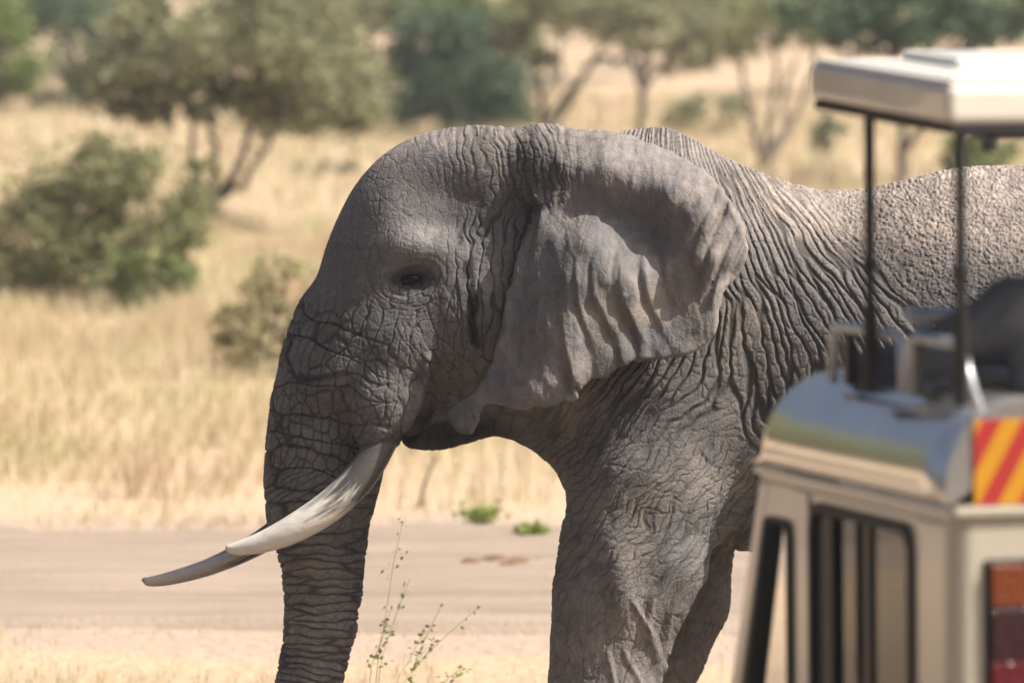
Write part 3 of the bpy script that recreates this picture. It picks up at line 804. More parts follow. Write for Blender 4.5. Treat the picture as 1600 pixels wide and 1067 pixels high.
def build_elephant():
    T = lambda m: None
    V, Q = surface(elephant_sdf, (-1.15, EY - 1.05, -.03), (3.25, EY + 1.05, 3.12), .0165)
    T('nets %d' % len(Q)); V = relax(V, Q, 1); V = project(elephant_sdf, V, 2); V = relax(V, Q, 1, .35); V = project(elephant_sdf, V, 1)
    c = V[Q].mean(1); n = np.cross(V[Q[:, 2]] - V[Q[:, 0]], V[Q[:, 3]] - V[Q[:, 1]]); n /= np.linalg.norm(n, axis=1)[:, None] + 1e-9
    fx, fy = side_coords(c[:, 0], c[:, 1], c[:, 2])
    sel = (n[:, 1] < .30) & (fx > 330) & (fx < 1680) & (fy < 1130) & (fy > 100) & (c[:, 1] < EY + .75)
    # only skin that can be seen from the road side gets the fine mesh
    from mathutils.bvhtree import BVHTree
    bvh = BVHTree.FromPolygons(V.tolist(), Q.tolist()); cp = Vector((0, 0, CAM_H)); vis = np.zeros(len(V), bool)
    for i in np.flatnonzero(sel & (n[:, 1] < .12) & ~((fx > 1235) & (fy > 660))):
        p_ = Vector(c[i]); d_ = (cp - p_).normalized()
        if bvh.ray_cast(p_ + d_ * .035, d_, 3.0)[0] is None: vis[Q[i]] = True
    for _ in range(2):
        w_ = vis[Q].any(1); vis[Q[w_]] = True
    sel &= vis[Q].any(1)
    T('proj'); NV, A, B, G = refine(V, Q, sel, 4); T('refine %d' % len(NV))
    NV = project(elephant_sdf, NV, 2)
    f = np.abs(elephant_sdf(NV)); bad = (f > .0025); inA = np.zeros(len(NV), bool); inA[A] = True; bad &= inA; sm_ = relax(NV, A, 3, .6); NV[bad] = sm_[bad]
    f, g = gradient(elephant_sdf, NV, .006); N = g / (np.linalg.norm(g, axis=1)[:, None] + 1e-6)
    T('grad'); h, tone, dust = in_chunks(wrinkles, NV, N); T('wrinkles')
    NV = NV + (N * h[:, None]).astype(np.float32)
    root = empty('elephant', (1.4, EY, 0), 'grey wrinkled bull elephant with long white tusks standing beside the dirt road', 'elephant')
    NV = NV - np.array(root.location, np.float32)
    me = mesh_from('elephant_body', NV, [A, B, G]); smooth(me)
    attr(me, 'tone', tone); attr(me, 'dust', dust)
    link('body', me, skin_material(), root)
    L = np.array(root.location)
    # tusks
    def tusk(rows, name, mat, label=None):
        r = np.array(rows, float); k = 60
        p = catmull(np.hstack([at(r[:, 0], r[:, 1], EY + r[:, 2]), r[:, 3:4] / 385.0]), k)
        m = MB(); m.tube(p[:, :3] - L, p[:, 3], 28); me = m.mesh(name, True)
        vt = np.repeat(np.linspace(0, 1, k), 28); attr(me, 'along', vt); an = np.tile(np.arange(28) * 2 * math.pi / 28, k); attr(me, 'ring_cos', np.cos(an)); attr(me, 'ring_sin', np.sin(an))
        return link(name, me, mat, root, **({'label': label} if label else {}))
    def ivory(name, pale, dirt):
        t = NT(name); c = t.coord(); al = t.attr('along')
        cv = t.node('ShaderNodeCombineXYZ'); t.l.new(t.math('MULTIPLY', al, 3.2), cv.inputs[0]); t.l.new(t.math('MULTIPLY', t.attr('ring_cos'), 1.1), cv.inputs[1]); t.l.new(t.math('MULTIPLY', t.attr('ring_sin'), 1.1), cv.inputs[2])
        a = t.noise(2.2, 7, .66, cv.outputs[0]); b = t.noise(40, 5, .6, t.mapping(c, (.4, 1, 1)))
        col = t.mix(t.ramp(b, [(.35, 0.0), (.7, 1.0)]), tuple(x * .82 for x in pale), pale)
        st = t.math('ADD', t.math('MULTIPLY', t.ramp(al, [(.0, 1.0), (.30, .95), (.42, .62), (.58, .12), (.9, 0.0), (1.0, .55)]), 1.0), t.math('MULTIPLY', t.math('SUBTRACT', a, .5), 1.5 + dirt))
        col = t.mix(t.ramp(st, [(.40 - dirt * .3, 0.0), (.74 - dirt * .3, .95)]), col, (.040, .038, .038))
        t.set(Base_Color=col, Roughness=.42, Normal=t.bump(b, .003)); return t.m
    tusk([(632,590,-.24,18),(606,664,-.31,23),(592,698,-.335,24.5),(562,745,-.37,25.5),(518,788,-.40,25),(462,824,-.41,22.5),(412,846,-.40,17),(372,856,-.385,11),(356,856,-.38,6),(352,856,-.378,1.5)],
         'tusk', ivory('ivory_bright', (.80, .75, .66), 0.0), 'bright white tusk with a grey stained root')
    tusk([(632,600,.24,20),(580,680,.30,26),(520,750,.36,25),(452,815,.40,22),(396,853,.40,18),(330,884,.38,14),(270,902,.35,11),(236,908,.33,8),(226,906,.325,5),(222,905,.32,1.5)],
         'tusk', ivory('ivory_stained', (.56, .51, .44), .45), 'dark stained tusk reaching further forward')
    # eyes
    for s in (-1, 1):
        ys = np.linspace(-.50, -.20, 301); ps = at(np.full(301, 641.), np.full(301, 437.), EY + ys)
        fs = elephant_sdf(ps); i0 = int(np.argmax(fs < 0)); c = ps[i0].copy(); c[1] += .030 - .001
        c[1] = EY + s * (c[1] - EY) * -1
        ef = lambda P: ellipsoid(np.asarray(P, np.float32), c, (.046, .030, .027))
        V, Q = surface(ef, c - .06, c + .06, .005); V = project(ef, V, 3)
        em = mesh_from('eye', V - L, [Q]); smooth(em)
        link('eye', em, EYE, root)
    # toenails and tail, for anyone who walks round the animal
    nail = simple('toenail_horn', (.30, .26, .21), .5)
    for C in (C_LEG_N, C_LEG_F, C_HIND_N, C_HIND_F):
        for a in (-.9, -.3, .3, .9):
            r = C[-1, 3]; q = np.array([C[-1, 0] - r * .97 * math.cos(a), C[-1, 1] + r * .97 * math.sin(a), .06]) - L
            V, Q = surface(lambda P: ellipsoid(P, q, (.03, .045, .05)), q - .07, q + .07, .014)
            V = project(lambda P: ellipsoid(P, q, (.03, .045, .05)), V, 3)
            me = mesh_from('toenail', V, [Q]); smooth(me); link('toenail', me, nail, root)
    m = MB(); tp = catmull([at(1965, 420, EY), at(2000, 520, EY), at(2005, 700, EY), at(2000, 900, EY)], 20)
    m.tube(tp - L, np.linspace(.07, .018, 20), 10); m.build('tail', simple('tail_skin', (.17, .15, .14), .85), root, sm=True)

t_ = NT('eye_dark'); t_.set(Base_Color=(.006, .004, .003), Roughness=.10); t_.b.inputs['Specular IOR Level'].default_value = .22; EYE = t_.m
import time as _time
_t0 = _time.time()
build_elephant()

# ------------------------------------------------------------------ safari vehicle
TH, ND = math.radians(75), math.radians(2)
VA = np.array([-math.cos(TH) * math.cos(ND), math.sin(TH) * math.cos(ND), -math.sin(ND)])   # forward
VB = np.array([math.sin(TH), math.cos(TH), 0.0])                                             # to the vehicle's other side
VW = np.cross(VB, VA)
VO = at(1488, 790, 12.2); VS = 12.2 / 13.0
VMAT = Matrix(((VB[0], VA[0], VW[0], VO[0]), (VB[1], VA[1], VW[1], VO[1]), (VB[2], VA[2], VW[2], VO[2]), (0, 0, 0, 1))) @ Matrix.Scale(VS, 4)
def vloc(px, py, Y): return np.array(VMAT.inverted() @ Vector(at(px, py, Y)))
# local axes of the vehicle: x = across (v), y = forward (u), z = up (w)

def paint(name, col, rough=.35, coat=1.0):
    t = NT(name); n = t.noise(3, 5, .6, t.coord()); g = t.noise(60, 4, .6, t.coord())
    c = t.mix(t.ramp(n, [(.3, 0.0), (.75, .35)]), col, (.46, .37, .27))
    t.set(Base_Color=c, Roughness=t.ramp(g, [(.3, rough), (.8, rough + .12)]))
    t.b.inputs['Coat Weight'].default_value = coat; t.b.inputs['Coat Roughness'].default_value = .06
    t.b.inputs['Coat IOR'].default_value = 1.7
    return t.m

def rounded(u0, u1, w0, w1, r, n=6):
    pts = []
    for cu, cw, a0 in ((u1 - r, w1 - r, 0), (u0 + r, w1 - r, 90), (u0 + r, w0 + r, 180), (u1 - r, w0 + r, 270)):
        for k in range(n + 1):
            a = math.radians(a0 + 90 * k / n); pts.append((cu + r * math.cos(a), cw + r * math.sin(a)))
    return pts

def ring(m, outer, inner, x0, x1):
    """a flat band between two outlines in the side plane (y, z), from x0 to x1 thick"""
    n = len(outer)
    V = [(x, *p) for x in (x0, x1) for L in (outer, inner) for p in L]
    F = []
    for i in range(n):
        j = (i + 1) % n
        F += [(i, n + i, n + j, j), (2*n + i, 2*n + j, 3*n + j, 3*n + i), (i, j, 2*n + j, 2*n + i), (n + i, 3*n + i, 3*n + j, n + j)]
    m.add(V, F)

def build_vehicle():
    beige = paint('beige_paint', (.49, .45, .365), .30)
    polished = paint('polished_beige_paint', (.90, .89, .87), .13); polished.node_tree.nodes['Principled BSDF'].inputs['Metallic'].default_value = .85
    white = paint('white_fibreglass', (.74, .74, .71), .40, .4)
    black = simple('black_steel', (.012, .012, .013), .45)
    rubber = simple('black_rubber', (.018, .019, .022), .65)
    grey = simple('dark_upholstery', (.035, .036, .04), .8)
    chrome = NT('pale_rail_metal').set(Base_Color=(.52, .54, .58), Roughness=.38, Metallic=.55).m
    gl = NT('window_glass'); gl.set(Base_Color=(1, 1, 1), Roughness=.02)
    tr = gl.node('ShaderNodeBsdfTransparent'); gs = gl.node('ShaderNodeBsdfGlossy'); gs.inputs['Roughness'].default_value = .02
    fr = gl.node('ShaderNodeFresnel'); fr.inputs[0].default_value = 1.9; mx = gl.node('ShaderNodeMixShader')
    tr.inputs[0].default_value = (.82, .84, .83, 1)
    gl.l.new(fr.outputs[0], mx.inputs[0]); gl.l.new(tr.outputs[0], mx.inputs[1]); gl.l.new(gs.outputs[0], mx.inputs[2]); gl.l.new(mx.outputs[0], gl.out.inputs[0])
    glass = gl.m
    root = bpy.data.objects.new('safari_vehicle', None); COL.objects.link(root); root.matrix_world = VMAT
    root['label'] = 'beige safari vehicle with raised pop-up roof and striped tape at its rear'; root['category'] = 'safari vehicle'
    Wd = 1.56
    # roof cap on each side: rounded cross-section swept along the cabin
    def cap(flip):
        r = .245; prof = [(0, .0), (-.018, .012), (-.018, .035)] + [(r - .018 - r * math.cos(a), .037 + r * math.sin(a)) for a in np.linspace(.12, math.pi / 2, 12)] + [(.262, .28), (.28, .262), (.28, .20)]
        us = list(np.linspace(0.004, 1.56, 9)) + [1.56 + .2 * math.sin(a) for a in np.linspace(.15, math.pi / 2 - .02, 8)]
        V, F = [], []
        for u in us:
            s = math.sqrt(max(0, 1 - max(0, (u - 1.56) / .2) ** 2)); s = max(s, .05)
            for x, z in prof:
                xx = x if z < .02 else .28 + (x - .28) * (.35 + .65 * s) if s < 1 else x
                V.append(((Wd - xx) if flip else xx, u, z * s))
        n = len(prof)
        for i in range(len(us) - 1):
            for k in range(n - 1):
                F.append((i*n+k, (i+1)*n+k, (i+1)*n+k+1, i*n+k+1) if not flip else (i*n+k, i*n+k+1, (i+1)*n+k+1, (i+1)*n+k))
        F.append(tuple(range(n)) if not flip else tuple(range(n))[::-1])
        m = MB(); m.add(V, F); return m
    for fl in (False, True): smooth_quads(cap(fl).build('roof_edge', polished, root))
    for u0, u1 in ((.0, .30), (1.36, 1.60)):
        m = MB(); m.box((.292, u0, .16), (Wd - .292, u1, .252)); m.build('roof_deck', beige, root, bevel=.02)
    # side walls
    for sx, x0, x1 in ((1, 0.0, .04), (-1, Wd - .04, Wd)):
        m = MB()
        m.box((x0, .06, -.80), (x1, .285, -.052)); m.box((x0, 1.205, -.80), (x1, 1.335, -.052)); m.box((x0, .06, -.05), (x1, 1.66, -.004))
        m.box((x0, .06, -1.50), (x1, 2.02, -.802))
        m.add([(x, u, w) for x in (x0, x1) for u, w in ((1.585, -.052), (1.665, -.052), (2.02, -.80), (1.945, -.80))],
              [(0, 1, 2, 3), (7, 6, 5, 4), (0, 4, 5, 1), (1, 5, 6, 2), (2, 6, 7, 3), (3, 7, 4, 0)])
        m.build('side_wall', beige, root, bevel=.006)
        e0, e1 = (x0 - .022, x0 + .0) if sx == 1 else (x1 + .0, x1 + .022)
        m = MB(); m.box((e0, .02, -.030), (e1, 1.66, -.006)); m.build('rain_gutter', beige, root, bevel=.006)
        g0, g1 = (x0 - .012, x0 + .03) if sx == 1 else (x1 - .03, x1 + .012)
        # near big window and narrow quarter window: frame ring, gasket, pane
        def rect(pts, u0, u1, w0, w1):
            o = []
            n = len(pts) // 4
            for c, (cu, cw) in enumerate(((u1, w1), (u0, w1), (u0, w0), (u1, w0))):
                for k in range(n):
                    u, w = pts[c * n + k]
                    o.append((cu, w) if k == 0 and c in (0, 2) else (u, cw) if k == 0 else (u, cw) if k == n - 1 and c in (0, 2) else (cu, w) if k == n - 1 else (cu, cw))
            return o
        inn = rounded(.305, 1.185, -.82, -.075, .08)
        m = MB(); ring(m, rect(inn, .287, 1.203, -.84, -.053), inn, x0 + .002, x1 - .002); fr_ = m.build('window_surround', beige, root)
        g_in = rounded(.335, 1.155, -.79, -.105, .06)
        m = MB(); ring(m, inn, g_in, g0, g1); win = m.build('window', rubber, root)
        m = MB(); m.box((x0 + .016, .33, -.80), (x0 + .020, .70, -.10)); m.build('pane', glass, win)
        m = MB(); m.box((x0 + .024, .86, -.80), (x0 + .028, 1.16, -.10)); m.build('pane', glass, win)
        m = MB(); m.box((x0 + .006, .690, -.80), (x0 + .034, .745, -.105)); m.box((x0 + .006, 1.02, -.80), (x0 + .036, 1.16, -.105)); m.build('window_divider', black, win)
        # quarter window
        q_in = [(1.36, -.80), (1.36, -.20), (1.375, -.165), (1.41, -.15), (1.575, -.15), (1.60, -.17), (1.88, -.80)]
        cq = np.mean(q_in, axis=0); q_out = [(1.337, -.80), (1.337, -.053), (1.338, -.053), (1.34, -.053), (1.583, -.053), (1.588, -.06), (1.943, -.80)]
        m = MB(); ring(m, q_out, q_in, x0 + .002, x1 - .002); m.build('window_surround', beige, root)
        q2 = [tuple(cq + (np.array(p) - cq) * np.array([.80, .93])) for p in q_in]
        m = MB(); ring(m, q_in, q2, g0, g1); win = m.build('quarter_window', rubber, root)
        m = MB(); m.prism([(0, *p) for p in q_in], (np.array([x0 + .018, 0, 0]), np.array([x0 + .021, 0, 0]))); m.build('pane', glass, win)
        # door seam
        m = MB(); s0, s1 = (x0 - .003, x0 + .001) if sx == 1 else (x1 - .001, x1 + .003)
        m.box((s0, 1.196, -1.45), (s1, 1.203, -.06)); m.build('door_seam', rubber, root)
        hx0, hx1 = (x0 - .045, x0 - .01) if sx == 1 else (x1 + .01, x1 + .045)
        m = MB(); m.box((hx0, 1.28, -.92), (hx1, 1.44, -.89)); m.box((min(hx0, hx1), 1.29, -.925), (max(hx0, hx1) - .0, 1.305, -.885)); m.build('door_handle', black, root, bevel=.006)
    # rear: corner posts with a rounded edge, door, ledge, tape, lamps
    for fl in (False, True):
        f = (lambda x: Wd - x) if fl else (lambda x: x)
        arc = [(.06 - .06 * math.cos(a), .06 - .06 * math.sin(a)) for a in np.linspace(0, math.pi / 2, 8)]
        poly = [(f(x), y, 0) for x, y in arc] + [(f(.30), 0, 0), (f(.30), .05, 0), (f(.062), .062, 0)]
        m = MB(); m.prism(poly if not fl else poly[::-1], (np.array([0, 0, -1.50]), np.array([0, 0, -.002]))); ob = m.build('rear_corner_post', beige, root)
        a, b = sorted((f(.10), f(.245)))
        lamp = MB(); lamp.box((a - .012, -.012, -.63), (b + .012, .0, -.145)); lamp = lamp.build('tail_light', rubber, root, bevel=.008)
        for nm, c, z0, z1 in (('amber_lens', (.16, .035, .006), -.272, -.158), ('dark_red_lens', (.03, .005, .008), -.415, -.276), ('red_lens', (.10, .004, .008), -.61, -.419)):
            t = NT(nm); vo = t.node('ShaderNodeTexVoronoi'); vo.inputs['Scale'].default_value = 90; t.l.new(t.coord(), vo.inputs['Vector'])
            t.set(Base_Color=c, Roughness=.15, Normal=t.bump(vo.outputs[0], .004)); m = MB(); m.box((a, -.030, z0), (b, -.0125, z1)); m.build(nm, t.m, lamp, bevel=.005)
    m = MB(); m.box((.302, .0, -1.50), (Wd - .302, .04, -.35)); m.box((.302, .0, -.06), (Wd - .302, .04, -.002)); m.box((.302, .0, -.348), (.36, .04, -.062)); m.box((Wd - .36, .0, -.348), (Wd - .302, .04, -.062)); rd = m.build('rear_door', beige, root)
    m = MB(); m.box((.362, .018, -.346), (Wd - .362, .022, -.064)); m.build('rear_window', glass, rd)
    m = MB(); m.box((.5, -.03, -.75), (.56, -.001, -.60)); m.build('rear_door_handle', black, rd, bevel=.006)
    m = MB(); m.box((.0, -.02, -.030), (Wd, .0, -.006)); m.build('rear_ledge', beige, root, bevel=.006)
    m = MB(); m.box((.292, .006, .0), (Wd - .292, .05, .158)); m.build('rear_header', beige, root)
    t = NT('striped_tape'); c = t.coord(); sp = t.node('ShaderNodeSeparateXYZ'); t.l.new(c, sp.inputs[0])
    q = t.math('ADD', t.math('SUBTRACT', sp.outputs[0], t.math('MULTIPLY', sp.outputs[2], .56)), 3.0)
    q = t.math('FRACT', t.math('DIVIDE', t.math('ADD', q, .009), .112))
    st = t.ramp(q, [(.0, 0.0), (.485, 0.0), (.515, 1.0), (1.0, 1.0)])
    n = t.noise(30, 4, .6, c)
    col = t.mix(st, t.mix(n, (.50, .225, .006), (.58, .275, .01)), t.mix(n, (.34, .02, .016), (.42, .03, .024)))
    t.set(Base_Color=col, Roughness=.45)
    m = MB(); m.box((.062, -.0045, .0), (Wd - .062, .0035, .226)); m.build('striped_tape', t.m, root, label='yellow and red diagonal striped reflective tape')
    m = MB(); m.box((.02, -.14, -1.62), (Wd - .02, -.01, -1.46)); m.build('bumper', black, root, bevel=.02)
    # cabin floor, front, bonnet
    m = MB(); m.box((.045, .05, -1.48), (Wd - .045, 2.0, -1.42)); m.build('cabin_floor', grey, root)
    bon = MB(); bon.box((.10, 2.022, -1.45), (Wd - .10, 3.05, -.86)); bon.build('bonnet', beige, root, bevel=.07)
    for a, b in ((-.02, .098), (Wd - .098, Wd + .02)):
        m = MB(); m.box((a, 2.05, -1.40), (b, 3.0, -1.02)); m.build('wing', beige, root, bevel=.05)
    m = MB(); m.box((.02, 3.06, -1.66), (Wd - .02, 3.18, -1.45)); m.build('front_bumper', black, root, bevel=.02)
    m = MB(); m.prism([(0, 1.655, -.06), (0, 1.661, -.06), (0, 2.012, -.80), (0, 2.006, -.80)], (np.array([.05, 0, 0]), np.array([Wd - .05, 0, 0]))); m.build('windscreen', glass, root)
    m = MB(); m.box((.05, 1.78, -1.41), (Wd - .05, 1.96, -.86)); m.build('dashboard', grey, root, bevel=.03)
    def seat(v, u):
        m = MB(); m.box((v, u, -1.41), (v + .5, u + .48, -1.05)); m.box((v + .02, u - .10, -1.06), (v + .48, u + .03, -.72)); s = m.build('seat', grey, root, bevel=.04)
        m = MB(); m.box((v + .13, u - .07, -.715), (v + .37, u + .0, -.60)); m.build('headrest', grey, s, bevel=.03)
    seat(.12, 1.15); seat(.92, 1.15)
    m = MB(); m.box((.25, .28, -1.41), (1.3, .80, -.80)); m.build('bench', grey, root, bevel=.04)
    # wheels
    for u in (.52, 2.52):
        for v in (.10, Wd - .10):
            p = VMAT @ Vector((v, u, -1.4)); gz = float(ground_z(p.x, p.y))
            zc = -1.4 - (p.z - gz) / VS + .385
            th = np.linspace(0, 2 * math.pi, 33)[:-1]
            prof = [(-.11, .24), (-.12, .34), (-.10, .375), (-.05, .385), (.05, .385), (.10, .375), (.12, .34), (.11, .24)]
            V = [(v + dx, u + r * math.cos(a), zc + r * math.sin(a)) for a in th for dx, r in prof]; n = len(prof)
            F = [(i*n+k, i*n+(k+1) % n, ((i+1) % 32)*n+(k+1) % n, ((i+1) % 32)*n+k) for i in range(32) for k in range(n)]
            w = MB(); w.add(V, F); w = w.build('tyre', rubber, root, sm=True)
            m = MB(); m.tube([(v - .08, u, zc), (v + .08, u, zc)], .245, 24); m.tube([(v - .1, u, zc), (v + .1, u, zc)], .07, 16); m.build('rim', chrome, w)
    m = MB(); m.box((.15, .1, -1.62), (Wd - .15, 3.0, -1.505)); m.build('chassis', black, root)
    # pop-up roof: slab with a lip, raised panel, dark underside
    def slab(m, x0, x1, u0, u1, z0, z1, dz):
        V = [(x, u, z + (u * dz)) for z in (z0, z1) for x, u in ((x0, u0), (x1, u0), (x1, u1), (x0, u1))]
        m.add(V, [(0, 3, 2, 1), (4, 5, 6, 7), (0, 1, 5, 4), (1, 2, 6, 5), (2, 3, 7, 6), (3, 0, 4, 7)])
    roof = MB(); slab(roof, .0, 1.5, .02, 1.18, 1.008, 1.112, .062)
    tt = NT('pale_roof_paint'); g = tt.noise(40, 4, .6, tt.coord()); gn = tt.noise(5, 5, .6, tt.coord())
    tt.set(Base_Color=tt.mix(tt.ramp(gn, [(.3, 0.0), (.7, 1.0)]), (.66, .60, .51), (.76, .71, .63)), Roughness=tt.ramp(g, [(.3, .25), (.8, .4)])); tt.b.inputs['Coat Weight'].default_value = .8
    rf = roof.build('pop_up_roof', tt.m, root, bevel=.022)
    m = MB(); slab(m, .012, 1.488, .03, 1.17, .985, 1.011, .058); m.build('roof_seal', rubber, rf, bevel=.004)
    m = MB(); slab(m, .16, 1.34, .16, 1.12, .955, .984, .058); m.build('roof_lining', simple('grey_lining', (.16, .17, .20), .8), rf)
    m = MB(); slab(m, .012, 1.488, .032, 1.168, 1.1125, 1.124, .062); m.build('roof_top', white, rf, bevel=.004)
    m = MB(); slab(m, .26, 1.24, .66, 1.12, 1.1245, 1.150, .062); m.build('roof_vent', white, rf, bevel=.010)
    m = MB(); m.box((.112, .04, .958), (.142, .07, .99)); m.tube([(.127, .055, .935), (.127, .055, .96)], .022, 12); m.build('roof_catch', black, rf)
    for v, u in ((.035, .755), (.045, .05), (1.46, .755), (1.46, .05)):
        zt = .986 + u * .058
        m = MB(); m.tube([(v, u, .262), (v, u, zt)], .0145, 14); m.tube([(v, u, .262), (v, u, .50)], .021, 14); m.tube([(v, u, .60), (v, u, .63)], .024, 14); m.build('roof_strut', black, root, sm=False)
    # guard rails round the hatch
    def rail(pts, r=.016):
        m = MB(); m.tube(catmull(pts, 5 * len(pts)) if False else pts, r, 12); return m
    for x in (.075, Wd - .075):
        rail([(x, 1.20, .262), (x, 1.185, .40), (x, 1.165, .425), (x, 1.13, .428), (x, .66, .424), (x, .60, .405), (x, .59, .262)]).build('guard_rail', chrome, root, sm=True)
        rail([(x + .01, .555, .262), (x + .01, .55, .40), (x + .01, .52, .421), (x + .01, .20, .42), (x + .01, .15, .40), (x + .01, .045, .262)]).build('guard_rail', chrome, root, sm=True)
    for x in (.08, Wd - .08):
        for u in (1.07, .47):
            m = MB(); m.box((x - .012, u - .02, .262), (x + .012, u + .02, .41)); m.build('rail_bracket', black, root)
    rail([(.20, .90, .466), (1.36, .90, .466)], .021).build('grab_bar', chrome, root, sm=True)
    rail([(.24, .90, .27), (.24, .90, .45)], .016).build('grab_bar_post', chrome, root, sm=True); rail([(1.32, .90, .27), (1.32, .90, .45)], .016).build('grab_bar_post', chrome, root, sm=True)
    rail([(.22, .90, .285), (1.36, .90, .285)], .026).build('lower_bar', chrome, root, sm=True)
    return root

def smooth_quads(o):
    me = o.data; me.polygons.foreach_set('use_smooth', np.array([len(p.vertices) == 4 for p in me.polygons])); me.update(); return o
VEH = build_vehicle()

# ------------------------------------------------------------------ person standing in the roof hatch
def build_person():
    R = lambda *r: np.array(r, float)
    def sdf_mesh(fn, lo, hi, vox, name):
        V, Q = surface(fn, lo, hi, vox); V = relax(V, Q, 1); V = project(fn, V, 2, .01); me = mesh_from(name, V, [Q]); smooth(me); return me
    c = R(.46, .55, .80)                 # head
    sh_l, el_l, ha_l = R(.31, .56, .555), R(.11, .68, .43), R(.27, .885, .485)
    sh_r, el_r, ha_r = R(.66, .56, .555), R(.86, .66, .40), R(.72, .885, .485)
    def C(*rows): return np.array(rows, float)
    def hand(P, f, h, s):
        f = smin(f, ellipsoid(P, h + R(0, -.015, .012), (.045, .045, .022)), .02)
        for k, (dx, L) in enumerate(((-.034, .9), (-.012, 1.05), (.011, 1.0), (.033, .8))):
            b = h + R(dx, .02, .018)
            f = smin(f, chain(P, C((*b, .010), (*(b + R(0, .030 * L, .004)), .0095), (*(b + R(0, .043 * L, -.022)), .009), (*(b + R(0, .03 * L, -.044)), .008)), .003), .005)
        b = h + R(.036 * s, -.015, .004)
        return smin(f, chain(P, C((*b, .012), (*(b + R(.018 * s, .015, -.012)), .0105), (*(b + R(.010 * s, .025, -.035)), .009)), .003), .006)
    def skin(P):
        P = np.asarray(P, np.float32)
        f = ellipsoid(P, c, (.075, .095, .115))
        f = smin(f, ellipsoid(P, c + R(0, .03, -.075), (.052, .062, .05)), .04)          # jaw
        f = smin(f, ellipsoid(P, c + R(0, .098, -.012), (.013, .02, .024)), .015)         # nose
        f = smin(f, ellipsoid(P, c + R(0, .088, -.062), (.024, .01, .008)), .01)          # mouth
        for s in (-1, 1):
            f = smax(f, -ellipsoid(P, c + R(.031 * s, .098, .012), (.016, .014, .010)), .012)
            f = smin(f, ellipsoid(P, c + R(.077 * s, -.005, -.01), (.012, .022, .032)), .01)
        f = smin(f, chain(P, C((.46, .54, .74, .055), (.46, .545, .60, .06)), 0), .03)
        f = smin(f, ellipsoid(P, R(.46, .55, .42), (.14, .085, .16)), .05)
        for sh, e, h, s in ((sh_l, el_l, ha_l, 1), (sh_r, el_r, ha_r, -1)):
            f = smin(f, chain(P, C((*sh, .05), (*e, .042), (*(e * .4 + h * .6), .036), (*(h + R(0, -.05, .01)), .026)), .02), .03)
            f = hand(P, f, h, s)
        return f
    def shirt(P):
        P = np.asarray(P, np.float32)
        f = ellipsoid(P, R(.485, .55, .36), (.19, .125, .24)); f = smin(f, ellipsoid(P, R(.485, .55, .08), (.165, .12, .22)), .10)
        for sh, e, h in ((sh_l, el_l, ha_l), (sh_r, el_r, ha_r)):
            q = e * .35 + h * .65
            f = smin(f, chain(P, C((.485, .55, .56, .075), (*sh, .085), (*e, .066), (*q, .05)), .04), .07)
        f = smin(f, chain(P, C((.46, .545, .60, .075), (.46, .545, .63, .07)), 0), .05)
        f = f + .004 * np.sin(P[:, 0] * 55 + P[:, 2] * 30) * np.cos(P[:, 2] * 70 + P[:, 1] * 40)
        return smax(f, -(P[:, 2] + .10), .02)
    def hair(P):
        P = np.asarray(P, np.float32)
        f = ellipsoid(P, c + R(0, -.018, .018), (.092, .108, .125))
        f = smax(f, -ellipsoid(P, c + R(0, .115, -.05), (.085, .085, .12)), .02)
        return smax(f, -(P[:, 2] - (c[2] - .10)), .02)
    def trousers(P):
        P = np.asarray(P, np.float32)
        f = ellipsoid(P, R(.485, .55, -.10), (.165, .12, .13))
        for s in (-1, 1): f = smin(f, chain(P, C((.485 + .08 * s, .55, -.12, .09), (.485 + .09 * s, .57, -.46, .065), (.485 + .09 * s, .55, -.75, .05)), .03), .05)
        return f
    def shoe(s):
        return lambda P: smax(chain(np.asarray(P, np.float32), C((.485 + .09 * s, .53, -.755, .045), (.485 + .10 * s, .66, -.765, .038)), 0), -(P[:, 2] + .799), .01)
    root = bpy.data.objects.new('person', None); COL.objects.link(root); root.matrix_world = VMAT @ Matrix.Translation((.485 + .075, .55, -.80 - .065))
    root['label'] = 'person in dark grey shirt leaning on the grab bar in the open roof hatch'; root['category'] = 'person'
    off = np.array([.485, .55, -.80])
    def sub(fn, lo, hi, vox, name, mat):
        me = sdf_mesh(fn, lo, hi, vox, name); me.transform(Matrix.Translation(-Vector(off))); return link(name, me, mat, root)
    t = NT('skin_tone'); n = t.noise(40, 4, .6, t.coord()); t.set(Base_Color=t.mix(n, (.30, .135, .085), (.36, .17, .11)), Roughness=.5); t.b.inputs['Subsurface Weight'].default_value = .0
    sub(skin, (.0, .38, .15), (1.0, 1.0, .96), .008, 'body', t.m)
    sub(shirt, (.0, .35, -.16), (1.0, 1.0, .72), .014, 'shirt', simple('dark_grey_cotton', (.10, .105, .12), .9, .25, 30))
    sub(hair, (.32, .38, .66), (.60, .72, 1.0), .012, 'hair', simple('dark_hair', (.012, .009, .008), .6, .4, 80))
    sub(trousers, (.25, .38, -.83), (.72, .72, .08), .016, 'trousers', simple('khaki_trousers', (.18, .15, .10), .9))
    for s in (-1, 1): sub(shoe(s), (.30, .44, -.82), (.68, .74, -.68), .012, 'shoe', simple('brown_shoe', (.06, .04, .03), .7))
build_person()

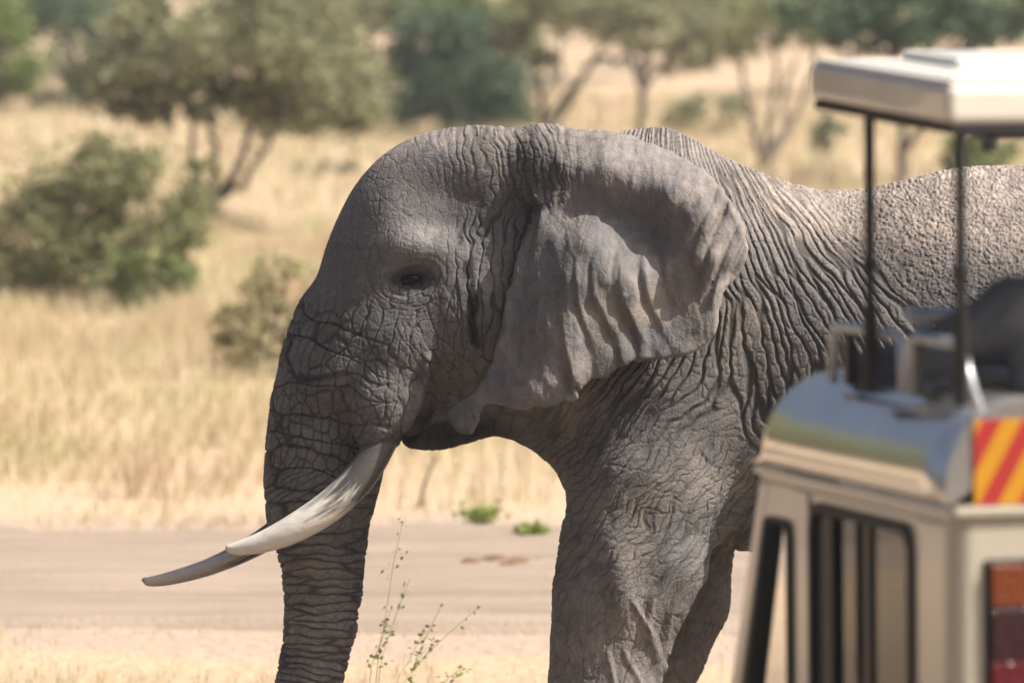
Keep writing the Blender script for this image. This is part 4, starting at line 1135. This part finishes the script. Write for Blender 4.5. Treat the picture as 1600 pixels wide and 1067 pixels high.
def build_cover():
    def f(P):
        P = np.asarray(P, np.float32)
        d = ellipsoid(P, (.62, 1.16, .30), (.50, .17, .09)); d = smin(d, ellipsoid(P, (.34, 1.10, .28), (.22, .15, .08)), .08); d = smin(d, ellipsoid(P, (.95, 1.2, .30), (.25, .14, .09)), .08)
        d = d + .010 * vnoise(P[:, 0] * 16, P[:, 1] * 22, P[:, 2] * 26, seed=51)
        return smax(d, -(P[:, 2] - .254), .01)
    V, Q = surface(f, (.0, .88, .2), (1.3, 1.45, .52), .016); V = relax(V, Q, 1); V = project(f, V, 1, .01)
    me = mesh_from('canvas_cover', V - np.array([.62, 1.16, .254], np.float32), [Q]); smooth(me)
    o = link('canvas_cover', me, simple('dark_canvas', (.085, .09, .105), .9, .25, 25), label='dark grey canvas cover bundled on the roof in front of the person', category='canvas cover')
    o.matrix_world = VMAT @ Matrix.Translation((.62, 1.16, .254))
build_cover()

# ------------------------------------------------------------------ trees, shrubs, grass
rng = np.random.default_rng(11)
BARK = simple('grey_bark', (.105, .085, .07), .9, .3, 14, .02)
BARK_PALE = simple('pale_bark', (.17, .14, .12), .9, .25, 14, .02)
OLIVE = leaf_mat('olive_leaf', (.245, .255, .125), .36)
GREY_GREEN = leaf_mat('grey_green_leaf', (.275, .282, .160), .36)
DARK = leaf_mat('dark_green_leaf', (.095, .145, .080), .30)
BRIGHT = leaf_mat('bright_green_leaf', (.18, .24, .06), .40)
MID = leaf_mat('mid_green_leaf', (.185, .225, .085), .35)
SCRUB = leaf_mat('scrub_leaf', (.42, .39, .22), .42)
BROWN = leaf_mat('brown_twig', (.27, .22, .12), .30)

def leaf_mesh(C, size, up=.2, elong=1.7):
    n = len(C)
    a = rng.normal(size=(n, 3)); a[:, 2] *= 1 - up; a /= np.linalg.norm(a, axis=1)[:, None]
    b = np.cross(a, rng.normal(size=(n, 3))); b /= np.linalg.norm(b, axis=1)[:, None] + 1e-9
    s = size * rng.uniform(.6, 1.35, (n, 1))
    V = np.stack([C - a * s * elong * .5, C + b * s * .5, C + a * s * elong * .5, C - b * s * .5], 1).reshape(-1, 3)
    F = np.arange(4 * n).reshape(n, 4)
    return V, F, np.repeat(rng.uniform(0, 1, n), 4)

def crown_points(blobs, Y, size, cover, depth=1.0, clump=.3):
    out, cents = [], []
    for cx, cy, rx, ry in blobs:
        c = at(cx, cy, Y); k = Y / FPX; r = np.array([rx * k, rx * k * depth, ry * k])
        n_leaf = int(2.3 * cover * math.pi * r[0] * r[2] / (size * size))
        nc = max(8, int(26 * (r[0] * r[2]) ** .5 / (.9)))
        d = rng.normal(size=(nc, 3)); d /= np.linalg.norm(d, axis=1)[:, None]
        cc_ = c + d * r * rng.uniform(.25, 1.0, (nc, 1)) ** .5
        w = rng.uniform(.4, 1.6, nc); w /= w.sum()
        i = rng.choice(nc, n_leaf, p=w)
        q = rng.normal(size=(n_leaf, 3)) * np.minimum(r.min() * clump, .45) * rng.uniform(.6, 1.3, (nc, 1))[i]
        q[:, 2] *= .7
        out.append(cc_[i] + q); cents.append(cc_)
    return np.vstack(out), cents

def tree(name, label, category, base, stems, blobs, mat, bark=BARK, size=.06, cover=2.6, r0=.07, group=None, Y=None, twigs=3, depth=.9, clump=.3):
    b = ground_hit(*base) if Y is None else at(base[0], base[1], Y)
    if Y is not None: b[2] = float(ground_z(b[0], b[1]))
    Y = b[1]
    e = empty(name, tuple(b), label, category, group)
    P, cents = crown_points(blobs, Y, size, cover, depth, clump)
    P = P[P[:, 2] > ground_z(P[:, 0], P[:, 1]) + .02]
    m = MB(); tips = []
    for j, st in enumerate(stems):
        pts = [np.array(b) + np.array([0, 0, -.05])] + [at(x, y, Y + dy) for x, y, dy in [(s if len(s) == 3 else (*s, rng.uniform(-.25, .25))) for s in st]]
        q = catmull(pts, 6 * len(pts)); q[1:] += rng.normal(size=(len(q) - 1, 3)) * r0 * .25
        rr = np.linspace(r0 * (1 - .12 * j), r0 * .38, len(q)); m.tube(q, rr, 7)
        tips.append(q[-1]); tips.append(q[len(q) * 2 // 3])
    for cs in cents:
        for c in cs[rng.permutation(len(cs))[:twigs * 2]]:
            t = min(tips, key=lambda t: np.linalg.norm(t - c)); mid = (t + c) / 2 + np.array([0, 0, -.08 * np.linalg.norm(c - t)]) + rng.normal(size=3) * .04
            m.tube(catmull([t, mid, c], 6), np.linspace(r0 * .34, r0 * .08, 6), 5)
    tm = m.mesh('trunk', True); tm.transform(Matrix.Translation(-e.location)); link('trunk', tm, bark, e)
    V, F, tone = leaf_mesh(P, size); me = mesh_from('crown', V - np.array(b), [F]); attr(me, 'tone', tone); link('crown', me, mat, e)
    return e

TREES = 'acacias and trees along the far slope'
SHRUBS = 'shrubs scattered over the dry grass'
tree('acacia_tree', 'spreading olive acacia with several leaning stems behind the large bush', 'tree', (316, 362),
     [[(338,310),(366,270),(386,215),(400,170)], [(330,300),(338,255),(330,205),(318,160)], [(340,315),(380,285),(410,240),(440,180)], [(318,300),(300,250),(302,200),(280,150)]],
     [(370,95,220,105),(228,122,88,68),(512,125,92,80),(330,15,160,55),(440,172,85,42),(550,170,42,36),(200,165,42,28),(450,40,130,60),(320,165,90,30)], GREY_GREEN, size=.062, cover=2.9, r0=.075, group=TREES)
tree('tree', 'bright leafy green tree at the edge of the dark thicket', 'tree', (5, 178), [[(5,140),(8,80)], [(8,140),(25,90)]], [(10,95,50,62),(0,40,60,50),(30,125,28,32)], BRIGHT, size=.08, group=TREES)
tree('tree', 'dark green tree showing over the shoulder of the spreading acacia', 'tree', (150, 172), [[(130,120),(100,60),(95,20)], [(160,120),(175,60)]], [(165,45,75,50),(80,20,50,32),(140,120,42,40),(110,155,70,14)], DARK, size=.08, group=TREES)
tree('tree', 'slim pale tree with thin bare trunk beside the dense dark tree', 'tree', (592, 205), [[(594,160),(602,90),(612,30)], [(592,150),(580,90),(570,40)]], [(570,15,55,34),(620,-5,60,36),(530,30,30,25)], GREY_GREEN, BARK_PALE, size=.075, cover=1.6, r0=.05, group=TREES)
tree('tree', 'dense dark blue-green tree with foliage down to the ground', 'tree', (700, 214), [[(700,150),(705,70)], [(715,150),(760,90)], [(690,150),(650,100)]],
     [(715,110,95,75),(650,140,50,62),(720,165,105,42),(785,130,55,65),(680,60,70,52)], DARK, size=.08, cover=3.0, group=TREES)
tree('tree', 'fresh green tree rising above the dense dark tree', 'tree', (735, 205), [[(735,120),(740,20)]], [(700,15,85,42),(770,30,70,45),(800,75,40,40)], MID, size=.08, cover=2.4, group=TREES)
tree('acacia_tree', 'olive acacia with a trunk forked low into two long limbs', 'tree', (850, 222), [[(850,195,0),(846,150,0),(832,95,0),(822,40,0)], [(852,195,0),(885,150,0),(925,100,.1),(955,45,.2)], [(925,100,.1),(965,95,.2),(1000,70,.3)]],
     [(890,10,105,48),(815,25,55,58),(955,25,70,34),(850,80,32,22)], OLIVE, size=.075, cover=2.1, r0=.085, group=TREES)
tree('acacia_tree', 'flat-topped acacia with a short dark trunk and spreading grey twigs', 'tree', (1000, 222), [[(1000,190,0),(1004,145,0),(985,95,0),(965,50,0)], [(1004,150,0),(1030,110,.1),(1060,70,.1)], [(1004,145,0),(1012,100,.2),(1015,50,.2)]],
     [(1020,45,95,45),(1085,85,55,34),(965,15,75,40),(1120,40,55,40)], GREY_GREEN, size=.075, cover=2.0, r0=.08, group=TREES)
tree('bare_tree', 'sparse tree with pale forked limbs spread like a hand', 'tree', (1192, 265), [[(1190,245,0),(1178,200,0),(1166,150,0),(1160,110,0)], [(1194,245,0),(1206,180,0),(1212,120,0),(1208,60,0)], [(1196,245,0),(1226,205,0),(1252,165,0),(1275,100,0)], [(1226,205,0),(1225,150,.1),(1240,100,.1)]],
     [(1195,35,70,40),(1160,70,38,26),(1250,60,40,22)], OLIVE, BARK_PALE, size=.065, cover=1.8, r0=.085, group=TREES)
tree('tree', 'broad dark canopy tree standing behind the pop-up roof', 'tree', (1408, 292), [[(1408,240,0),(1410,180,0),(1400,90,0)], [(1412,240,0),(1440,190,0),(1450,100,0)]],
     [(1290,20,110,40),(1420,15,130,52),(1550,15,110,48),(1480,60,130,30),(1350,55,80,28)], DARK, size=.065, cover=2.8, r0=.09, group=TREES)
for lab, base, blobs, mat, sz, cov in (
    ('large dark olive bush with ragged top in front of the spreading acacia', (110, 486), [(105,350,110,108),(35,390,80,98),(215,335,92,98),(120,435,135,52),(285,330,46,90),(165,262,75,42),(30,440,70,50)], OLIVE, .044, 2.0),
    ('low sunlit green bush at the foot of the large olive bush', (235, 492), [(238,425,64,56),(205,455,60,34),(276,440,30,40)], MID, .040, 1.9),
    ('thin brownish scrub with upright stalks close to the elephant trunk', (425, 592), [(425,495,66,84),(405,545,56,46),(465,465,44,74),(375,520,42,62),(430,425,44,30),(470,540,30,40)], SCRUB, .036, .95),
    ('grey scrub patch on the slope behind the elephant neck', (1120, 214), [(1115,175,70,30),(1060,185,40,20)], GREY_GREEN, .07, 1.9),
    ('yellow-green bush under the pop-up roof', (1545, 290), [(1545,235,70,42),(1500,255,40,25)], MID, .06, 2.2),
    ('small dark shrub between the pale forked tree and the pop-up roof', (1288, 250), [(1288,205,28,38)], DARK, .06, 2.2),
    ('low grey shrub line on the pale slope behind the acacia', (60, 172), [(70,155,75,14),(180,162,50,12)], DARK, .07, 1.6),
    ('dry tuft of shrub right of the acacia stems', (490, 285), [(500,262,70,14)], GREY_GREEN, .055, 1.0)):
    tree('shrub', lab, 'shrub', base, [[(base[0] + dx, base[1] - 60 if base[1] > 300 else base[1] - 30)] for dx in (-14, 2, 15)], blobs, mat, size=sz, cover=cov, r0=.03, group=SHRUBS, twigs=4, depth=.8)
# trees standing out to the side of the road
for i, (x, y, lab) in enumerate(((-10.5, 35, 'tall olive tree off the side just beyond the road'), (-14, 43, 'tall grey-green acacia off the side behind the olive tree'), (-12.5, 53, 'large dark tree off the side far across the grass'), (-20, 47, 'broad mid green tree standing farthest off the side'))):
    c = np.array([x, y, 0.0]); k = FPX / y
    px = CX + FPX * x / (y * FW[1]); pyb = CY - FPX * (y * UPV[1] - CAM_H * UPV[2]) / (y * FW[1] - CAM_H * FW[2])
    hgt = (7.0, 8.5, 8.0, 9.0)[i] * k
    tree('side_tree', lab, 'tree', (px, pyb), [[(px, pyb - hgt * .3), (px - 20, pyb - hgt * .6)], [(px, pyb - hgt * .3), (px + hgt * .2, pyb - hgt * .6)]], [(px, pyb - hgt * .62, hgt * .52, hgt * .34), (px - hgt * .3, pyb - hgt * .5, hgt * .3, hgt * .25), (px + hgt * .3, pyb - hgt * .5, hgt * .3, hgt * .25)], (OLIVE, GREY_GREEN, DARK, MID)[i], size=.125, cover=1.2, r0=.16, group='trees off the side of the road', Y=y)
# a second line of trees further up
for i, (px, py, lab, mat) in enumerate(((40, 20, 'greyish tree crown behind the bright leafy tree', GREY_GREEN), (130, 0, 'olive tree showing beyond the dark green tree', OLIVE), (540, 10, 'grey-green tree between the spreading acacia and the slim pale tree', GREY_GREEN),
        (650, 0, 'mid green tree rising behind the dense dark tree', MID), (870, 0, 'dusty olive tree behind the low-forked acacia', OLIVE), (1000, -10, 'pale grey tree behind the flat-topped acacia', GREY_GREEN),
        (1110, 10, 'dusty green tree between the flat-topped acacia and the pale forked limbs', MID), (1180, 0, 'yellowish green tree behind the pale forked limbs', MID), (1330, 20, 'shaded dark tree beyond the broad canopy', DARK), (1500, 10, 'tall olive tree beyond the broad canopy', OLIVE))):
    Yd = 112 + 5 * (i % 4)
    tree('distant_tree', lab, 'tree', (px, 0), [[(px + 5, 90), (px, py + 20)], [(px - 12, 90), (px - 30, py + 30)]], [(px, py, 70, 45), (px - 35, py + 25, 45, 28), (px + 40, py + 20, 45, 30), (px, py - 60, 80, 50)], mat, size=.10, cover=1.5, r0=.08, group='trees further up the slope', Y=Yd)
# scrub further up the slope
for i in range(16):
    px = rng.uniform(-120, 1720); Yd = rng.uniform(112, 190)
    p = at(px, 0, Yd); gz = float(ground_z(p[0], p[1])); py = CY - FPX * (Yd * UPV[1] + (gz - CAM_H) * UPV[2]) / (Yd * FW[1] + (gz - CAM_H) * FW[2])
    s = 60 * rng.uniform(.6, 1.4)
    tree('slope_shrub', ('low grey-green shrub' if i % 2 else 'low olive shrub') + ' on the bare hillside beyond the trees', 'shrub', (px, py), [[(px, py - s * .5)]], [(px, py - s * .5, s, s * .5)], GREY_GREEN if i % 2 else OLIVE, size=.11, cover=1.8, r0=.04, group='shrubs on the bare hillside', Y=Yd)

# dry grass
def grass(name, label, y0, y1, dens, h0, wd, spread=.15, straw=(.60, .47, .26), keep=None, bend=.5, x_extra=1.0):
    A = spread * (y1 ** 2 - y0 ** 2) + 2 * x_extra * (y1 - y0); n = int(A * dens)
    y = np.sqrt(rng.uniform(y0 ** 2, y1 ** 2, n)); x = rng.uniform(-1, 1, n) * (spread * y + x_extra)
    cl = fbm(x * 1.3, y * .9, seed=91) + .5 * vnoise(x * 5, y * 5, seed=92)
    k = rng.uniform(-1.3, 1.3, n) < cl + .55
    if keep is not None: k &= keep(x, y)
    x, y, cl = x[k], y[k], cl[k]; n = len(x)
    # gather into tufts
    tx, ty = np.floor(x * 6), np.floor(y * 6); zz = np.zeros(n)
    x = x + .4 * ((tx + _h(tx, ty, zz, 3)) / 6 - x); y = y + .4 * ((ty + _h(tx, ty, zz, 4)) / 6 - y)
    g = ground_z(x, y)
    n_, f_ = road_edges(x); rd = np.maximum(n_ - y, y - f_); h0 = h0 * (.35 + .65 * sstep(0, 3.5, rd + .8 * cl))
    h = h0 * rng.uniform(.35, 1.15, n) * np.clip(.75 + .45 * cl, .3, 1.5)
    a = rng.uniform(0, 2 * math.pi, n); lean = np.abs(rng.normal(0, bend, n)) * h
    dx, dy = np.cos(a), np.sin(a); w = wd * rng.uniform(.6, 1.4, n)
    sx, sy = -dy * w * .5, dx * w * .5
    B = np.stack([x, y, g - .02], -1); M = B + np.stack([dx * lean * .35, dy * lean * .35, h * .6 + .02], -1); T = B + np.stack([dx * lean, dy * lean, h + .02], -1)
    S = np.stack([sx, sy, 0 * sx], -1)
    V = np.stack([B - S, B + S, M - S * .8, M + S * .8, T], 1).reshape(-1, 3)
    I = np.arange(n)[:, None] * 5
    me = mesh_from(name, V, [I + np.array([[0, 1, 3, 2]]), I + np.array([[2, 3, 4]])])
    attr(me, 'tone', np.repeat(np.clip(rng.normal(.5, .25, n) + .25 * fbm(x * .5, y * .5, seed=95), 0, 1), 5))
    t = NT(name + '_straw'); q = t.attr('tone')
    c = t.ramp(q, [(0.0, (.42, .34, .195)), (.35, (.57, .485, .30)), (.75, (.70, .615, .42)), (1.0, (.80, .735, .56))])
    gn = t.noise(.34, 4, .6, t.coord()); gm = t.noise(1.3, 3, .6, t.coord())
    c = t.mix(t.math('MULTIPLY', t.ramp(gn, [(.48, 0.0), (.60, 1.0)]), t.ramp(gm, [(.35, 0.0), (.65, 1.0)])), c, (.42, .41, .19))
    c = t.mix(t.ramp(gn, [(.34, .85), (.47, 0.0)]), c, (.50, .345, .235))
    t.set(Base_Color=c, Roughness=.6); t.b.inputs['Specular IOR Level'].default_value = .3
    tr = t.node('ShaderNodeBsdfTranslucent'); t.l.new(c, tr.inputs[0]); mx = t.node('ShaderNodeMixShader'); mx.inputs[0].default_value = .35
    t.l.new(t.b.outputs[0], mx.inputs[1]); t.l.new(tr.outputs[0], mx.inputs[2]); t.l.new(mx.outputs[0], t.out.inputs[0])
    link(name, me, t.m, kind='stuff', label=label)
def off_road(m): 
    def k(x, y):
        n_, f_ = road_edges(x); return (y < n_ - m) | (y > f_ + m)
    return k
def road_fade(x, y):
    n_, f_ = road_edges(x); d = np.maximum(n_ - y, y - f_)
    return rng.uniform(0, 1, len(x)) < sstep(-.35, 3.4, d + 1.9 * fbm(x * .9, y * .7, seed=98)) + .05 * (d > -.3)
grass('dry_grass', 'tall straw-coloured dry grass beyond the dirt road', 30.6, 66, 360, .33, .0075, keep=road_fade)
grass('outer_grass', 'straw-coloured dry grass spreading out to the sides', 30.6, 72, 45, .33, .011, spread=.34, keep=lambda x, y: road_fade(x, y) & (np.abs(x) > .14 * y + 1))
grass('slope_grass', 'pale dry grass covering the far slope', 66, 112, 34, .40, .024)
grass('verge_grass', 'short sparse dry grass along the near road verge', 20.5, 28, 420, .13, .005, keep=road_fade, bend=.8)
grass('straw_litter', 'flattened pale straw litter spilling over the road edges', 25.4, 34.5, 150, .16, .006, keep=lambda x, y: (np.minimum(np.abs(y - road_edges(x)[0]), np.abs(y - road_edges(x)[1])) < .15 + .5 * np.clip(fbm(x * .9, y * .9, seed=97), 0, 1)), bend=1.6)
grass('dry_stalks', 'thin reddish dry stalks standing along the near verge', 22.5, 26.6, 16, .42, .004, keep=off_road(-.05), bend=.35)
grass('trampled_grass', 'thin trampled dry grass under the vehicle', 10, 20.5, 40, .12, .006, bend=.9)

# foreground weed, twig, tufts, dung
GREENLEAF = leaf_mat('weed_leaf', (.27, .33, .09), .45)
STEM = simple('weed_stem', (.26, .20, .10), .7)
def weed(name, label, cat, Y, base, stems, leaf, nl, mat=GREENLEAF, smat=STEM, r=.0021, group=None):
    b = at(*base, Y); b[2] = float(ground_z(b[0], b[1])); m = MB(); L = []
    e = empty(name, tuple(b), label, cat, group)
    for st in stems:
        pts = [b] + [at(x, y, Y + rng.uniform(-.06, .06)) for x, y in st]
        q = catmull(pts, 9 * len(pts)); m.tube(q, np.linspace(r, r * .4, len(q)), 5)
        for i in np.sort(rng.choice(np.arange(int(len(q) * .38), len(q)), nl)):
            for _ in range(rng.integers(1, 4)): L.append(q[i] + rng.normal(size=3) * leaf * .9)
        L.append(q[-1])
    tm = m.mesh('stem'); tm.transform(Matrix.Translation(-e.location)); link('stem', tm, smat, e)
    V, F, tone = leaf_mesh(np.array(L), leaf); me = mesh_from('leaves', V - np.array(b), [F]); attr(me, 'tone', tone); link('leaves', me, mat, e)
weed('weed', 'tall thin green weed beside the trunk of the elephant', 'plant', 21.6, (582, 1220), [[(588,1060),(603,960),(615,880),(629,818)], [(592,1060),(612,980),(640,905)], [(578,1065),(592,1010),(612,948)]], .016, 13)
weed('weed', 'branching low weed with slanting stems between trunk and foreleg', 'plant', 21.9, (640, 1230), [[(630,1080),(660,1030),(700,990),(746,950)], [(640,1080),(655,1020),(690,945)], [(620,1080),(640,1030),(662,985)], [(680,1090),(712,1050),(735,1045)]], .015, 10)
weed('dry_twig', 'upright dead twig standing in the grass across the road', 'twig', 32.6, (650, 842), [[(655,800),(662,760),(680,716)], [(652,815),(640,830)]], .02, 2, BROWN, BARK, .02)
for lab, x, y, s in (('low fresh green tuft near the dead twig', 752, 812, 26), ('low fresh green tuft beside the elephant chest', 832, 838, 20)):
    p = ground_hit(x, y + 12); e = empty('green_tuft', tuple(p), lab, 'plant')
    m = MB(); C = p + rng.normal(size=(260, 3)) * np.array([s * .6, s * .6, s * .28]) / 240 + np.array([0, 0, .09])
    for k in range(8): m.tube([p - np.array([0, 0, .02]), C[k]], [.006, .003], 4)
    tm = m.mesh('stems'); tm.transform(Matrix.Translation(-e.location)); link('stem', tm, STEM, e)
    V, F, tone = leaf_mesh(C, .026); me = mesh_from('leaves', V - p, [F]); attr(me, 'tone', tone); link('leaves', me, GREENLEAF, e)
p = ground_hit(790, 889)
def _dung(P):
    P = np.asarray(P, np.float32); f = None
    for dx, dy, r in ((-.20, .0, .07), (-.06, .05, .085), (.08, -.02, .075), (.19, .05, .06), (.02, -.10, .06)):
        d = ellipsoid(P, p + np.array([dx, dy, .02]), (r * 1.2, r, r * .7)); f = d if f is None else smin(f, d, .02)
    return f + .008 * vnoise(P[:, 0] * 60, P[:, 1] * 60, P[:, 2] * 60, seed=4)
V, Q = surface(_dung, p - .35, p + .35, .016); V = project(_dung, V, 2, .01); me = mesh_from('dung_pile', V, [Q]); smooth(me)
link('dung_pile', me, simple('brown_dung', (.17, .10, .06), .95, .35, 30, .01), label='brown dung pile on the far edge of the dirt road', category='dung')


# ------------------------------------------------------------------ haze
m = MB(); m.box((-455, -14, -1.5), (455, 455, 11.0))
hz = bpy.data.materials.new('pale_haze'); hz.use_nodes = True
for n in list(hz.node_tree.nodes):
    if n.type == 'BSDF_PRINCIPLED': hz.node_tree.nodes.remove(n)
pv = hz.node_tree.nodes.new('ShaderNodeVolumePrincipled'); pv.inputs['Color'].default_value = (.84, .90, .97, 1); pv.inputs['Density'].default_value = .0008; pv.inputs['Anisotropy'].default_value = .2
hz.node_tree.links.new(pv.outputs[0], hz.node_tree.nodes['Material Output'].inputs['Volume'])
m.build('haze', hz, kind='stuff', label='thin pale haze over the savannah')
